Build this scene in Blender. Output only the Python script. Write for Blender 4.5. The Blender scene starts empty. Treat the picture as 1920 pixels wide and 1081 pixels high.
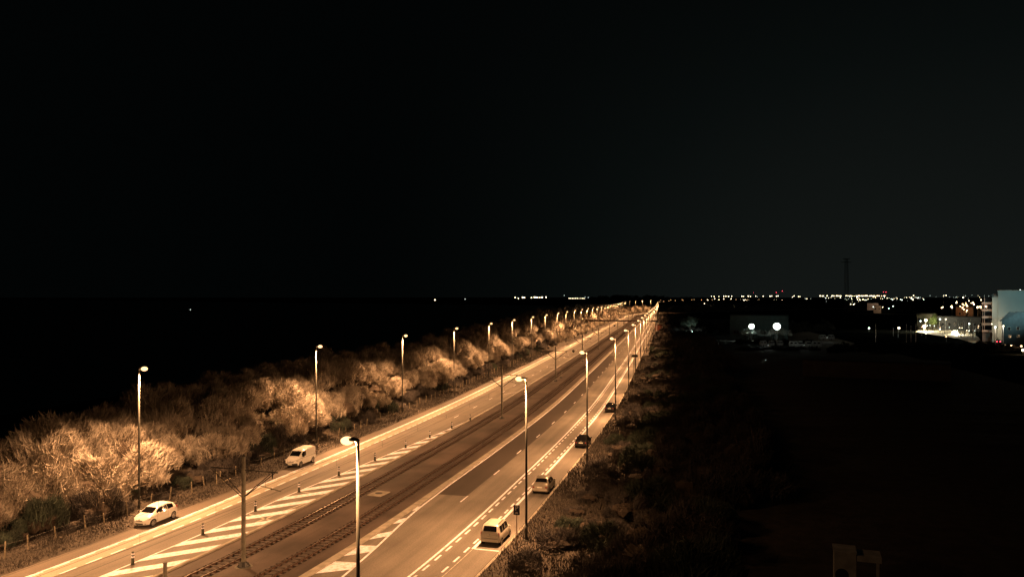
import bpy, bmesh, math, random, bisect
import numpy as np
from mathutils import Vector, Matrix
R = math.radians
scene = bpy.context.scene
COL = scene.collection

# ---------------------------------------------------------------- camera, sky, exposure
FPX, EYE, HORIZON, MIDX = 1450.0, 19.5, 555.0, 960.0     # focal length in photo pixels, eye height in metres
cam = bpy.data.cameras.new('camera'); camo = bpy.data.objects.new('camera', cam); COL.objects.link(camo)
camo.location = (0, 0, EYE); camo.rotation_euler = (R(90), 0, 0)
cam.sensor_width = 36; cam.lens = 36 * FPX / 1920; cam.shift_y = (HORIZON - 540.5) / 1920
cam.clip_start = 0.5; cam.clip_end = 30000
scene.camera = camo
scene.render.resolution_x, scene.render.resolution_y = 1024, 576
scene.render.engine = 'CYCLES'
scene.view_settings.view_transform = 'Standard'; scene.view_settings.look = 'None'
scene.view_settings.exposure = 0.0; scene.view_settings.gamma = 1.0
try:
    scene.cycles.use_light_tree = True; scene.cycles.max_bounces = 4; scene.cycles.diffuse_bounces = 2
    scene.cycles.sample_clamp_indirect = 3.0
except Exception: pass

world = bpy.data.worlds.new('World'); scene.world = world; world.use_nodes = True
nt = world.node_tree; nt.nodes.clear()
wo = nt.nodes.new('ShaderNodeOutputWorld'); bg = nt.nodes.new('ShaderNodeBackground')
tc = nt.nodes.new('ShaderNodeTexCoord'); sp = nt.nodes.new('ShaderNodeSeparateXYZ')
nt.links.new(tc.outputs['Generated'], sp.inputs[0])
# night sky: glow of the towns low on the landward (right) side
ry = nt.nodes.new('ShaderNodeMapRange'); ry.interpolation_type = 'SMOOTHSTEP'
nt.links.new(sp.outputs['Z'], ry.inputs['Value']); ry.inputs['From Min'].default_value = 0.55; ry.inputs['From Max'].default_value = -0.08
rx = nt.nodes.new('ShaderNodeMapRange'); rx.interpolation_type = 'SMOOTHSTEP'
nt.links.new(sp.outputs['X'], rx.inputs['Value']); rx.inputs['From Min'].default_value = -0.22; rx.inputs['From Max'].default_value = 0.45
mu = nt.nodes.new('ShaderNodeMath'); mu.operation = 'MULTIPLY'
nt.links.new(ry.outputs[0], mu.inputs[0]); nt.links.new(rx.outputs[0], mu.inputs[1])
rp = nt.nodes.new('ShaderNodeValToRGB'); nt.links.new(mu.outputs[0], rp.inputs[0])
rp.color_ramp.elements[0].color = (0.0007, 0.0011, 0.0011, 1)
rp.color_ramp.elements[1].color = (0.0070, 0.0086, 0.0078, 1)
e = rp.color_ramp.elements.new(0.4); e.color = (0.0026, 0.0037, 0.0035, 1)
nt.links.new(rp.outputs[0], bg.inputs['Color']); bg.inputs['Strength'].default_value = 1.0
nt.links.new(bg.outputs[0], wo.inputs[0])

SODIUM = (1.0, 0.475, 0.19)
LAMP_POWER = 51000.0

# ---------------------------------------------------------------- the line of the road
P = [(20, -20.0), (40, -11.9), (53.8, -7.1), (85.4, 1.65), (125.7, 11.6), (192, 25.6), (253, 38.0), (395, 66.5), (560, 99.6)]
_X, _Z, _t = P[-1][1], P[-1][0], R(10.9)
for _ in range(62):
    if _Z > 755 and _t < R(45): _t += 30 / 480
    _X += math.sin(_t) * 30; _Z += math.cos(_t) * 30; P.append((_Z, _X))
def _dense():
    pts = [(x, z) for z, x in P]; out = []
    for i in range(len(pts) - 1):
        p0 = pts[max(i - 1, 0)]; p1 = pts[i]; p2 = pts[i + 1]; p3 = pts[min(i + 2, len(pts) - 1)]
        d1 = math.dist(p1, p2)
        def m(a, b, c):
            da = math.dist(a, b); dc = math.dist(b, c)
            if da < 1e-9: return [(c[k] - b[k]) / dc for k in (0, 1)]
            if dc < 1e-9: return [(b[k] - a[k]) / da for k in (0, 1)]
            return [(dc * (b[k] - a[k]) / da + da * (c[k] - b[k]) / dc) / (da + dc) for k in (0, 1)]
        m1 = m(p0, p1, p2); m2 = m(p1, p2, p3)
        for j in range(20):
            t = j / 20; h = [2*t**3-3*t*t+1, t**3-2*t*t+t, -2*t**3+3*t*t, t**3-t*t]
            out.append(tuple(h[0]*p1[k] + h[1]*d1*m1[k] + h[2]*p2[k] + h[3]*d1*m2[k] for k in (0, 1)))
    out.append(pts[-1]); return out
DN = _dense(); SS = [0.0]
for a, b in zip(DN, DN[1:]): SS.append(SS[-1] + math.dist(a, b))
def frame(s):
    i = min(max(bisect.bisect_right(SS, s) - 1, 0), len(DN) - 2)
    a, b = DN[i], DN[i + 1]; L = SS[i + 1] - SS[i]; t = (s - SS[i]) / L
    d = ((b[0] - a[0]) / L, (b[1] - a[1]) / L)
    # smooth direction
    j = min(i + 1, len(DN) - 2); c, e2 = DN[j], DN[j + 1]; L2 = SS[j + 1] - SS[j]; d2 = ((e2[0]-c[0])/L2, (e2[1]-c[1])/L2)
    tt = min(max(t, 0), 1); dx = d[0]*(1-tt) + d2[0]*tt; dy = d[1]*(1-tt) + d2[1]*tt; n = math.hypot(dx, dy)
    return a[0] + (b[0]-a[0])*t, a[1] + (b[1]-a[1])*t, dx/n, dy/n
def at(s, o, h=0.0):
    """distance s along the road, o metres to the right of the cycle lane line"""
    x, y, dx, dy = frame(s); return (x + dy*o, y - dx*o, h)
def heading(s):
    _, _, dx, dy = frame(s); return math.atan2(dy, dx)
def pix(px, py, dist):
    """the point dist metres ahead seen at photo pixel (px, py)"""
    return ((px - MIDX)*dist/FPX, dist, EYE - (py - HORIZON)*dist/FPX)
def ground(px, py):
    d = FPX*EYE/(py - HORIZON); return ((px - MIDX)*d/FPX, d, 0)

# ---------------------------------------------------------------- materials
MATS = {}
def mat(name, col, rough=0.8, metal=0.0, noise=0.0, scale=3.0, col2=None, bump=0.0, bscale=None, spec=0.5, lo=0.35, hi=0.65, detail=6, coords='Object', grain=0.0, gscale=60.0):
    if name in MATS: return MATS[name]
    m = bpy.data.materials.new(name); m.use_nodes = True; n = m.node_tree; b = n.nodes['Principled BSDF']
    b.inputs['Roughness'].default_value = rough; b.inputs['Metallic'].default_value = metal
    b.inputs['Specular IOR Level'].default_value = spec
    b.inputs['Base Color'].default_value = (*col, 1)
    t = n.nodes.new('ShaderNodeTexCoord'); last = None
    if col2 is not None or noise > 0:
        c2 = col2 or tuple(max(0, c*(1-noise)) for c in col)
        nz = n.nodes.new('ShaderNodeTexNoise'); nz.inputs['Scale'].default_value = scale; nz.inputs['Detail'].default_value = detail
        n.links.new(t.outputs[coords], nz.inputs['Vector'])
        r = n.nodes.new('ShaderNodeValToRGB'); r.color_ramp.elements[0].position = lo; r.color_ramp.elements[1].position = hi
        r.color_ramp.elements[0].color = (*col, 1); r.color_ramp.elements[1].color = (*c2, 1)
        n.links.new(nz.outputs['Fac'], r.inputs[0]); last = r.outputs[0]
        if grain > 0:
            g = n.nodes.new('ShaderNodeTexNoise'); g.inputs['Scale'].default_value = gscale; g.inputs['Detail'].default_value = 2
            n.links.new(t.outputs[coords], g.inputs['Vector'])
            mr = n.nodes.new('ShaderNodeMapRange'); mr.inputs['From Min'].default_value = 0.3; mr.inputs['From Max'].default_value = 0.7
            mr.inputs['To Min'].default_value = 1-grain; mr.inputs['To Max'].default_value = 1+grain
            n.links.new(g.outputs['Fac'], mr.inputs['Value'])
            mx = n.nodes.new('ShaderNodeMix'); mx.data_type = 'RGBA'; mx.blend_type = 'MULTIPLY'; mx.inputs['Factor'].default_value = 1
            n.links.new(last, mx.inputs['A']); n.links.new(mr.outputs[0], mx.inputs['B']); last = mx.outputs['Result']
        n.links.new(last, b.inputs['Base Color'])
    if bump > 0:
        nb = n.nodes.new('ShaderNodeTexNoise'); nb.inputs['Scale'].default_value = bscale or scale*4; nb.inputs['Detail'].default_value = 4
        n.links.new(t.outputs[coords], nb.inputs['Vector'])
        bp = n.nodes.new('ShaderNodeBump'); bp.inputs['Strength'].default_value = bump; bp.inputs['Distance'].default_value = 0.1
        n.links.new(nb.outputs['Fac'], bp.inputs['Height']); n.links.new(bp.outputs[0], b.inputs['Normal'])
    MATS[name] = m; return m
def glow(name, col, strength):
    if name in MATS: return MATS[name]
    m = bpy.data.materials.new(name); m.use_nodes = True; n = m.node_tree; n.nodes.clear()
    o = n.nodes.new('ShaderNodeOutputMaterial'); e = n.nodes.new('ShaderNodeEmission')
    e.inputs[0].default_value = (*col, 1); e.inputs[1].default_value = strength; n.links.new(e.outputs[0], o.inputs[0])
    m.cycles.emission_sampling = 'NONE'
    MATS[name] = m; return m

def road_surface(name, base, patch, wear):
    """asphalt: large worn patches, fine aggregate, streaks worn along the lane (uv = metres along, metres across)"""
    if name in MATS: return MATS[name]
    m = bpy.data.materials.new(name); m.use_nodes = True; n = m.node_tree; b = n.nodes['Principled BSDF']
    b.inputs['Roughness'].default_value = 0.75; b.inputs['Specular IOR Level'].default_value = 0.35
    uv = n.nodes.new('ShaderNodeUVMap'); uv.uv_map = 'along'
    mp = n.nodes.new('ShaderNodeMapping'); mp.inputs['Scale'].default_value = (0.035, 0.9, 1); n.links.new(uv.outputs[0], mp.inputs[0])
    n1 = n.nodes.new('ShaderNodeTexNoise'); n1.inputs['Scale'].default_value = 1.0; n1.inputs['Detail'].default_value = 5; n.links.new(mp.outputs[0], n1.inputs['Vector'])
    n2 = n.nodes.new('ShaderNodeTexNoise'); n2.inputs['Scale'].default_value = 0.22; n2.inputs['Detail'].default_value = 6; n.links.new(uv.outputs[0], n2.inputs['Vector'])
    n3 = n.nodes.new('ShaderNodeTexNoise'); n3.inputs['Scale'].default_value = 9.0; n3.inputs['Detail'].default_value = 3; n.links.new(uv.outputs[0], n3.inputs['Vector'])
    def ramp(src, a, c, lo, hi):
        r = n.nodes.new('ShaderNodeMapRange'); r.inputs['From Min'].default_value = lo; r.inputs['From Max'].default_value = hi
        r.inputs['To Min'].default_value = a; r.inputs['To Max'].default_value = c; n.links.new(src, r.inputs['Value']); return r.outputs[0]
    def mulf(a, c):
        q = n.nodes.new('ShaderNodeMath'); q.operation = 'MULTIPLY'; n.links.new(a, q.inputs[0]); n.links.new(c, q.inputs[1]); return q.outputs[0]
    f = mulf(mulf(ramp(n1.outputs['Fac'], 1-wear, 1+wear, .35, .65), ramp(n2.outputs['Fac'], 1-patch, 1+patch, .35, .65)), ramp(n3.outputs['Fac'], .86, 1.14, .35, .65))
    mx = n.nodes.new('ShaderNodeVectorMath'); mx.operation = 'SCALE'; mx.inputs[0].default_value = base; n.links.new(f, mx.inputs['Scale'])
    n.links.new(mx.outputs[0], b.inputs['Base Color'])
    bp = n.nodes.new('ShaderNodeBump'); bp.inputs['Strength'].default_value = 0.3; bp.inputs['Distance'].default_value = 0.03
    n.links.new(n3.outputs['Fac'], bp.inputs['Height']); n.links.new(bp.outputs[0], b.inputs['Normal'])
    MATS[name] = m; return m

M_asphalt = road_surface('worn_asphalt', (0.150, 0.135, 0.118), 0.14, 0.20)
M_asphalt_left = road_surface('pale_asphalt', (0.150, 0.134, 0.116), 0.12, 0.22)
M_new_asphalt = road_surface('resurfaced_asphalt', (0.052, 0.042, 0.037), 0.06, 0.06)
M_cycle = road_surface('pale_cycle_lane', (0.34, 0.31, 0.25), 0.07, 0.10)
M_shoulder = road_surface('shoulder_asphalt', (0.125, 0.105, 0.088), 0.10, 0.10)
M_ballast = road_surface('track_ballast', (0.068, 0.052, 0.045), 0.34, 0.18)
M_seam = mat('tar_seam', (0.035, 0.03, 0.026), 0.7)
M_concrete = mat('kerb_concrete', (0.34, 0.31, 0.26), 0.85, noise=0.35, scale=1.3)
M_paint = mat('road_paint', (0.84, 0.82, 0.92), 0.6, col2=(.50, .47, .48), lo=.45, hi=.70, scale=2.6, detail=10, grain=0.14, gscale=9)
M_paint_worn = mat('worn_road_paint', (0.52, 0.49, 0.42), 0.7, noise=0.5, scale=2.5)
M_grass = mat('verge_soil_and_grass', (0.060, 0.048, 0.037), 0.95, col2=(0.03, 0.024, 0.019), scale=0.8, bump=0.8, bscale=3)
M_dune = mat('dune_soil', (0.055, 0.042, 0.03), 1.0, col2=(0.025, 0.02, 0.014), scale=0.5)
M_land = mat('dark_land', (0.018, 0.02, 0.018), 1.0, col2=(0.008, 0.010, 0.009), scale=0.05, spec=0.0)
M_sea = mat('sea_water', (0.02, 0.025, 0.025), 0.45, spec=0.6, bump=0.2, bscale=0.3)
M_rail = mat('rail_steel', (0.30, 0.26, 0.23), 0.42, 1.0, noise=0.3, scale=3)
M_railside = mat('rusted_rail_side', (0.06, 0.03, 0.02), 0.8)
M_sleeper = mat('oiled_sleeper', (0.058, 0.043, 0.036), 0.85, noise=0.4, scale=2)
M_rail_shade = mat('rail_shade', (0.026, 0.019, 0.016), 0.9)
M_galv = mat('galvanised_steel', (0.38, 0.38, 0.36), 0.55, 0.25, noise=0.2, scale=2)
M_pole = mat('dull_zinc_pole', (0.042, 0.043, 0.038), 0.6, 0.0, noise=0.3, scale=1.5)
M_mast = mat('weathered_mast_steel', (0.17, 0.16, 0.13), 0.7, 0.2, noise=0.45, scale=2.5)
M_dark = mat('black_painted_steel', (0.012, 0.012, 0.012), 0.5)
M_rubber = mat('tyre_rubber', (0.012, 0.012, 0.012), 0.8)
M_rim = mat('alloy_rim', (0.35, 0.35, 0.35), 0.35, 0.9)
M_plastic = mat('black_plastic', (0.014, 0.014, 0.014), 0.55)
M_glass = mat('dark_car_glass', (0.006, 0.006, 0.007), 0.06, spec=0.7)
M_white = mat('white_car_paint', (0.74, 0.74, 0.72), 0.25, noise=0.04, scale=2)
M_beige = mat('light_silver_paint', (0.52, 0.49, 0.43), 0.28, 0.2, noise=0.05, scale=2)
M_silver = mat('grey_silver_paint', (0.36, 0.33, 0.28), 0.28, 0.4, noise=0.05, scale=2)
M_black = mat('black_car_paint', (0.008, 0.008, 0.009), 0.14)
M_redlens = mat('red_lamp_lens', (0.22, 0.02, 0.015), 0.2)
M_clearlens = mat('clear_lamp_lens', (0.55, 0.55, 0.52), 0.15)
M_plate = mat('number_plate', (0.75, 0.75, 0.70), 0.5)
M_wood = mat('grey_wood_post', (0.26, 0.22, 0.16), 0.9, noise=0.5, scale=5)
M_wire = mat('wire', (0.05, 0.045, 0.04), 0.6, 0.4)
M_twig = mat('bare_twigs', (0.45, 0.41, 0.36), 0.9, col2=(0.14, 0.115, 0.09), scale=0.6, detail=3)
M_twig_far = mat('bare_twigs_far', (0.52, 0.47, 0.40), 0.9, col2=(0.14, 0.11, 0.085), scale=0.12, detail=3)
M_stem = mat('bark', (0.035, 0.025, 0.018), 0.95)
M_scrub = mat('dry_scrub', (0.085, 0.076, 0.074), 0.95, col2=(0.022, 0.02, 0.02), scale=0.4)
M_scrubgreen = mat('green_scrub', (0.045, 0.062, 0.045), 0.95, col2=(0.02, 0.026, 0.02), scale=0.5)
M_tuft = mat('grass_blades', (0.058, 0.05, 0.042), 0.9, col2=(0.030, 0.025, 0.021), scale=0.3)
M_wood_far = mat('dark_wood', (0.018, 0.020, 0.014), 1.0, noise=0.5, scale=0.1)
G_lens = glow('sodium_lamp_glass', (1.0, 0.56, 0.24), 2.9)
G_warm = glow('warm_lamp_glass', (1.0, 0.80, 0.48), 8)
G_orange = glow('orange_lamp_glass', (1.0, 0.55, 0.25), 7)
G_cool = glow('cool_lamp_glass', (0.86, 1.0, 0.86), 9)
G_red = glow('red_beacon_glass', (1.0, 0.06, 0.10), 5)
G_dim = glow('dim_lamp_glass', (0.75, 0.85, 0.75), 2.5)

# ---------------------------------------------------------------- mesh helpers
class MB:
    def __init__(s): s.v = []; s.f = []; s.m = []; s.cur = 0
    def add(s, vs, fs, mi=None):
        b = len(s.v); s.v += [tuple(v) for v in vs]; s.f += [tuple(b+i for i in f) for f in fs]; s.m += [s.cur if mi is None else mi]*len(fs); return s
    def box(s, c, d, rz=0.0, mi=None, rot=None):
        hx, hy, hz = d[0]/2, d[1]/2, d[2]/2; vs = []
        Mx = rot or Matrix.Rotation(rz, 3, 'Z')
        for x in (-hx, hx):
            for y in (-hy, hy):
                for z in (-hz, hz):
                    p = Mx @ Vector((x, y, z)); vs.append((p.x+c[0], p.y+c[1], p.z+c[2]))
        return s.add(vs, [(0,1,3,2),(4,6,7,5),(0,4,5,1),(2,3,7,6),(0,2,6,4),(1,5,7,3)], mi)
    def tube(s, pts, rad, n=8, caps=True, mi=None):
        pts = [Vector(p) for p in pts]; k = len(pts); rad = rad if isinstance(rad, (list, tuple)) else [rad]*k
        vs = []; up = Vector((0.0, 0.0, 1.0)); prev = None
        for i, p in enumerate(pts):
            d = (pts[min(i+1, k-1)] - pts[max(i-1, 0)]).normalized()
            a = prev if prev is not None else (up if abs(d.z) < .9 else Vector((1, 0, 0)))
            u = (a - d*a.dot(d)).normalized(); w = d.cross(u); prev = u
            for j in range(n):
                t = 2*math.pi*j/n; q = p + (u*math.cos(t) + w*math.sin(t))*rad[i]; vs.append(q)
        fs = [(i*n+j, i*n+(j+1) % n, (i+1)*n+(j+1) % n, (i+1)*n+j) for i in range(k-1) for j in range(n)]
        if caps: fs += [tuple(range(n-1, -1, -1)), tuple((k-1)*n+j for j in range(n))]
        return s.add(vs, fs, mi)
    def cyl(s, c, r, h, n=16, axis='z', mi=None, r2=None):
        a = Vector(c); d = {'x': Vector((1,0,0)), 'y': Vector((0,1,0)), 'z': Vector((0,0,1))}[axis]
        return s.tube([a, a+d*h], [r, r if r2 is None else r2], n, True, mi)
    def ball(s, c, r, n=10, m=6, mi=None, sq=(1, 1, 1)):
        vs = [(c[0], c[1], c[2]-r*sq[2])]
        for i in range(1, m):
            t = math.pi*i/m - math.pi/2
            for j in range(n):
                q = 2*math.pi*j/n; vs.append((c[0]+r*sq[0]*math.cos(t)*math.cos(q), c[1]+r*sq[1]*math.cos(t)*math.sin(q), c[2]+r*sq[2]*math.sin(t)))
        vs.append((c[0], c[1], c[2]+r*sq[2])); fs = [(0, 1+(j+1) % n, 1+j) for j in range(n)]
        for i in range(m-2):
            for j in range(n): a = 1+i*n; fs.append((a+j, a+(j+1) % n, a+n+(j+1) % n, a+n+j))
        a = 1+(m-2)*n; fs += [(a+j, a+(j+1) % n, len(vs)-1) for j in range(n)]
        return s.add(vs, fs, mi)
    def build(s, name, mats, parent=None, smooth=False, uv=None):
        me = bpy.data.meshes.new(name); me.from_pydata(s.v, [], s.f); mats = mats if isinstance(mats, (list, tuple)) else [mats]
        for m in mats: me.materials.append(m)
        if len(mats) > 1: me.polygons.foreach_set('material_index', s.m)
        if smooth: me.polygons.foreach_set('use_smooth', [True]*len(s.f))
        if uv is not None:
            l = me.uv_layers.new(name='along')
            vi = np.empty(len(me.loops), dtype=np.int32); me.loops.foreach_get('vertex_index', vi)
            l.data.foreach_set('uv', np.asarray(uv, dtype=np.float32)[vi].ravel())
        me.update(); o = bpy.data.objects.new(name, me); COL.objects.link(o)
        if parent is not None: o.parent = parent
        return o
def thing(name, label, cat, loc=(0, 0, 0), rz=0.0, group=None):
    o = bpy.data.objects.new(name, None); COL.objects.link(o); o.location = loc; o.rotation_euler = (0, 0, rz)
    o['label'] = label; o['category'] = cat
    if group: o['group'] = group
    return o
def tag(o, label, cat, group=None):
    o['label'] = label; o['category'] = cat
    if group: o['group'] = group
    return o
def setting(o, kind='structure'): o['kind'] = kind; return o
def dup(root, loc, rz, label=None, group=None, scale=None):
    r = root.copy(); COL.objects.link(r); r.location = loc; r.rotation_euler = (0, 0, rz)
    if scale: r.scale = scale
    if label: r['label'] = label
    if group: r['group'] = group
    for ch in list(root.children):
        c = ch.copy(); COL.objects.link(c); c.parent = r
        for g in list(ch.children):
            d = g.copy(); COL.objects.link(d); d.parent = c
    return r
ORD = ['nearest', 'second nearest', 'third nearest', 'fourth nearest', 'fifth nearest', 'sixth nearest', 'seventh nearest', 'eighth nearest', 'ninth nearest', 'tenth nearest', 'eleventh nearest', 'twelfth nearest']

def steps(s0, s1):
    out = [s0]
    while out[-1] < s1 - 1e-6:
        d = 2.0 if out[-1] < 260 else 6.0
        out.append(min(out[-1]+d, s1))
    return out
def fn(v): return v if callable(v) else (lambda s: v)
def ribbon(mb, uvs, s0, s1, o0, o1, z):
    f0, f1 = fn(o0), fn(o1); st = steps(s0, s1); vs = []
    for s in st:
        vs.append(at(s, f0(s), z)); vs.append(at(s, f1(s), z)); uvs.append((s, f0(s))); uvs.append((s, f1(s)))
    mb.add(vs, [(2*i, 2*i+1, 2*i+3, 2*i+2) for i in range(len(st)-1)])
def sheet(name, s0, s1, o0, o1, z, m):
    mb = MB(); uv = []; ribbon(mb, uv, s0, s1, o0, o1, z); return setting(mb.build(name, m, uv=uv))
def kerb(name, s0, s1, o0, o1, z0, z1, m):
    mb = MB(); st = steps(s0, s1); vs = []
    for s in st: vs += [at(s, o0, z0), at(s, o0, z1), at(s, o1, z1), at(s, o1, z0)]
    fs = []
    for i in range(len(st)-1):
        a = 4*i
        for j in range(3): fs.append((a+j, a+j+1, a+5+j, a+4+j))
    mb.add(vs, fs); return setting(mb.build(name, m))

# ---------------------------------------------------------------- ground, sea, road
END = 1450
mb = MB(); n = 48; vs = [(0, 0, -0.35)]
for k in range(n): vs.append((14000*math.cos(2*math.pi*k/n), 14000*math.sin(2*math.pi*k/n), -0.35))
mb.add(vs, [(0, 1+k, 1+(k+1) % n) for k in range(n)]); setting(mb.build('ground', M_land))
mb = MB(); st = list(range(-400, 1400, 20)); vs = []
for s in st: vs += [at(s, -95, -0.33), at(s, -9000, -0.33)]
mb.add(vs, [(2*i, 2*i+1, 2*i+3, 2*i+2) for i in range(len(st)-1)]); setting(mb.build('sea_water', M_sea))

sheet('parking_strip', -30, END, -27.05, -25.4, 0.0, M_shoulder)
sheet('cycle_lane', -30, END, -25.4, -23.45, 0.0, M_cycle)
sheet('road', -30, END, -23.45, -16.95, 0.0, M_asphalt_left)
sheet('carriageway', -30, END, -6.62, 4.35, 0.0, M_asphalt)
sheet('resurfaced_lane', 57.9, 240, -6.45, -3.45, 0.004, M_new_asphalt)
kerb('kerb', -30, END, -16.95, -16.68, -0.2, 0.10, M_concrete)
kerb('kerb', -30, END, -7.25, -6.62, -0.2, 0.10, M_concrete)
mb = MB(); uv = []
for a, b, z in ((-16.68, -15.05, -0.02), (-15.05, -14.55, -0.09), (-14.55, -13.95, -0.03), (-13.95, -13.45, -0.09), (-13.45, -10.3, 0.0), (-10.3, -9.85, -0.07), (-9.85, -9.3, -0.02), (-9.3, -8.85, -0.07), (-8.85, -7.25, -0.01)):
    pass
prof = [(-16.68, -0.03), (-15.15, -0.01), (-15.0, -0.10), (-14.55, -0.10), (-14.45, -0.03), (-14.0, -0.03), (-13.9, -0.10), (-13.4, -0.10), (-13.25, 0.0), (-12.0, 0.04), (-10.5, 0.0),
        (-10.35, -0.09), (-9.9, -0.09), (-9.85, -0.03), (-9.4, -0.03), (-9.3, -0.09), (-8.85, -0.09), (-8.7, 0.0), (-7.25, 0.0)]
st = steps(-30, END); vs = []; rnd = random.Random(4)
for s in st:
    for o, z in prof: vs.append(at(s, o, z - (.04 if z < -.05 else 0))); uv.append((s, o))
w = len(prof); mb.add(vs, [(i*w+j, i*w+j+1, (i+1)*w+j+1, (i+1)*w+j) for i in range(len(st)-1) for j in range(w-1)])
setting(mb.build('ballast_bed', M_ballast, uv=uv))
# dark strips under the rails: rail and sleeper shade painted on the ballast
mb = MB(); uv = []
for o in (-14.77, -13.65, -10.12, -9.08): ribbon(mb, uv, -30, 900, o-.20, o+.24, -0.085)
setting(mb.build('rail_shade', M_rail_shade, uv=uv))
kerb('gutter', -30, 700, 4.30, 4.52, -.05, 0.03, M_concrete)
# tar seams
mb = MB(); uv = []
for o, wd in ((-26.82, .04), (-22.15, .05), (-24.6, .045)): ribbon(mb, uv, -20, 420, o-wd, o+wd, 0.0045 if o > -25 else 0.004)
ribbon(mb, uv, 57.9, 240, -3.47, -3.40, 0.0065)
setting(mb.build('tar_seam', M_seam, uv=uv))

# painted markings
mb = MB(); uv = []; Z = 0.008
ribbon(mb, uv, -20, 1300, -25.42, -25.16, Z)
def inner_l(s): return -20.46 if s < 53 else -20.46 + (s-53)*0.0715
ribbon(mb, uv, -20, 102, lambda s: inner_l(s)-.07, lambda s: inner_l(s)+.07, Z)       # edge of the hatching
ribbon(mb, uv, 102, 1300, -17.14, -16.99, Z)
ribbon(mb, uv, 43.1, 1300, 2.0, 2.27, Z)
ribbon(mb, uv, -20, 1300, -0.19, 0.0, Z)
LN = [(0, -1.2), (34.8, -4.45), (40, -5.03), (47.8, -5.94), (52, -6.26), (60, -6.46), (100, -6.50)]
def rline(s):
    if s <= 0: return LN[0][1]
    for (a, x), (b, y) in zip(LN, LN[1:]):
        if s <= b: return x + (y-x)*(s-a)/(b-a)
    return -6.50
ribbon(mb, uv, 5, 1300, lambda s: rline(s)-.11, lambda s: rline(s)+.07, Z)
def dash(s, L, o, wd):
    vs = [at(s, o-wd/2, Z), at(s, o+wd/2, Z), at(s+L, o+wd/2, Z), at(s+L, o-wd/2, Z)]
    for q, p in zip(((s, o), (s, o), (s+L, o), (s+L, o)), vs): uv.append(q)
    mb.add(vs, [(0, 1, 2, 3)])
k = 0
while 4.9 + 2.37*k < 420: dash(4.9+2.37*k, 1.5, -23.6, .17); dash(5.7+2.37*k, 1.5, -25.05, .13); k += 1
k = 0
while 4.5 + 2.2*k < 420: dash(4.6+2.2*k, 1.25, 0.31, .17); dash(4.7+2.2*k, 1.2, 1.76, .17); k += 1
for k in range(-3, 60): dash(55.7+11.55*k if k >= 0 else -99, 2.3, -3.30 if k < 2 else -3.62, .14)
for k in range(0, 60): dash(104.2+11.35*k, 2.5, -20.0 + .02*min(k, 20), .13)
def quad(a, b, c, d):
    for q in (a, b, c, d): uv.append(q)
    mb.add([at(*q, Z) for q in (a, b, c, d)], [(0, 1, 2, 3)])
s0 = 37.4 - 3.76*12
while s0 < 96:                                                     # left hatching
    k = min(1.0, max(0.10, (inner_l(s0)+17.1)/(-20.46+17.1)))
    a, e2 = inner_l(s0-1.0)+.05, -17.12
    quad((s0-1.05, a), (s0-1.05+4.05*k, e2), (s0+0.55+4.05*k, e2), (s0+.55, inner_l(s0+.55)+.05)); s0 += 3.76
    if s0 < 96 and False: pass
s0 = 40.2 - 3.95*9
while s0 < 54:                                                     # right hatching
    w0 = rline(s0); wid = max(.05, min(1, (w0+6.62)/1.4))
    quad((s0, rline(s0)-.05), (s0+1.42, rline(s0+1.42)-.05), (s0-.1+1.42*.9, -6.61) if wid > .9 else (s0+1.42-1.4*wid, -6.61), (s0-1.55*wid, -6.61)); s0 += 3.95
quad((43.02, 2.27), (43.02, 4.25), (43.2, 4.25), (43.2, 2.27))
for s0 in (135.5, 152.3, 195.0):                                   # thin diagonal merge strokes
    quad((s0, -19.0), (s0+.25, -19.05), (s0+4.1, -17.15), (s0+3.8, -17.15))
setting(mb.build('road_marking', M_paint, uv=uv))
mb = MB(); uv = []                                                # old markings half worn away
def oldq(a, b, c, d):
    for q in (a, b, c, d): uv.append(q)
    mb.add([at(*q, 0.0035+.002) for q in (a, b, c, d)], [(0, 1, 2, 3)])
oldq((46.5, -20.2), (46.8, -20.2), (45.6, -17.3), (45.3, -17.3)); oldq((55.2, -20.0), (55.5, -20.0), (55.0, -17.3), (54.7, -17.3))
oldq((44.5, -18.0), (51.2, -17.3), (51.4, -17.45), (44.6, -18.3))
ribbon(mb, uv, 5, 43.0, 2.10, 2.16, 0.0055)
setting(mb.build('worn_marking', M_paint_worn, uv=uv))

# ---------------------------------------------------------------- tram tracks
for name, oa, ob, lab in (('tram_track', -14.77, -13.65, 'metre gauge tram track beside the hatched left carriageway'), ('tram_track', -10.12, -9.08, 'metre gauge tram track nearer the right hand carriageway')):
    t = thing(name, lab, 'tram track', at(20, (oa+ob)/2, 0))
    inv = Matrix.Translation(t.location).inverted()
    for o in (oa, ob):
        mb = MB(); st = steps(-30, 1300); vs = []
        for s in st:
            for dx, z in ((-.045, -.12), (-.045, .075), (.045, .075), (.045, -.12)): vs.append(at(s, o+dx, z))
        fs = []; ms = []
        for i in range(len(st)-1):
            for j in range(3): fs.append((4*i+j, 4*i+j+1, 4*i+5+j, 4*i+4+j)); ms.append(0 if j == 1 else 1)
        b = mb.add(vs, fs); mb.m = ms
        r = mb.build('rail', [M_rail, M_railside], t); r.matrix_parent_inverse = inv
    mb = MB(); s = -20; c = (oa+ob)/2
    while s < 420:
        mb.box(at(s, c, -0.03), (.24, 1.85, .08), heading(s)); s += .68
    r = mb.build('sleepers', M_sleeper, t); r.matrix_parent_inverse = inv; r['kind'] = 'stuff'

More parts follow.
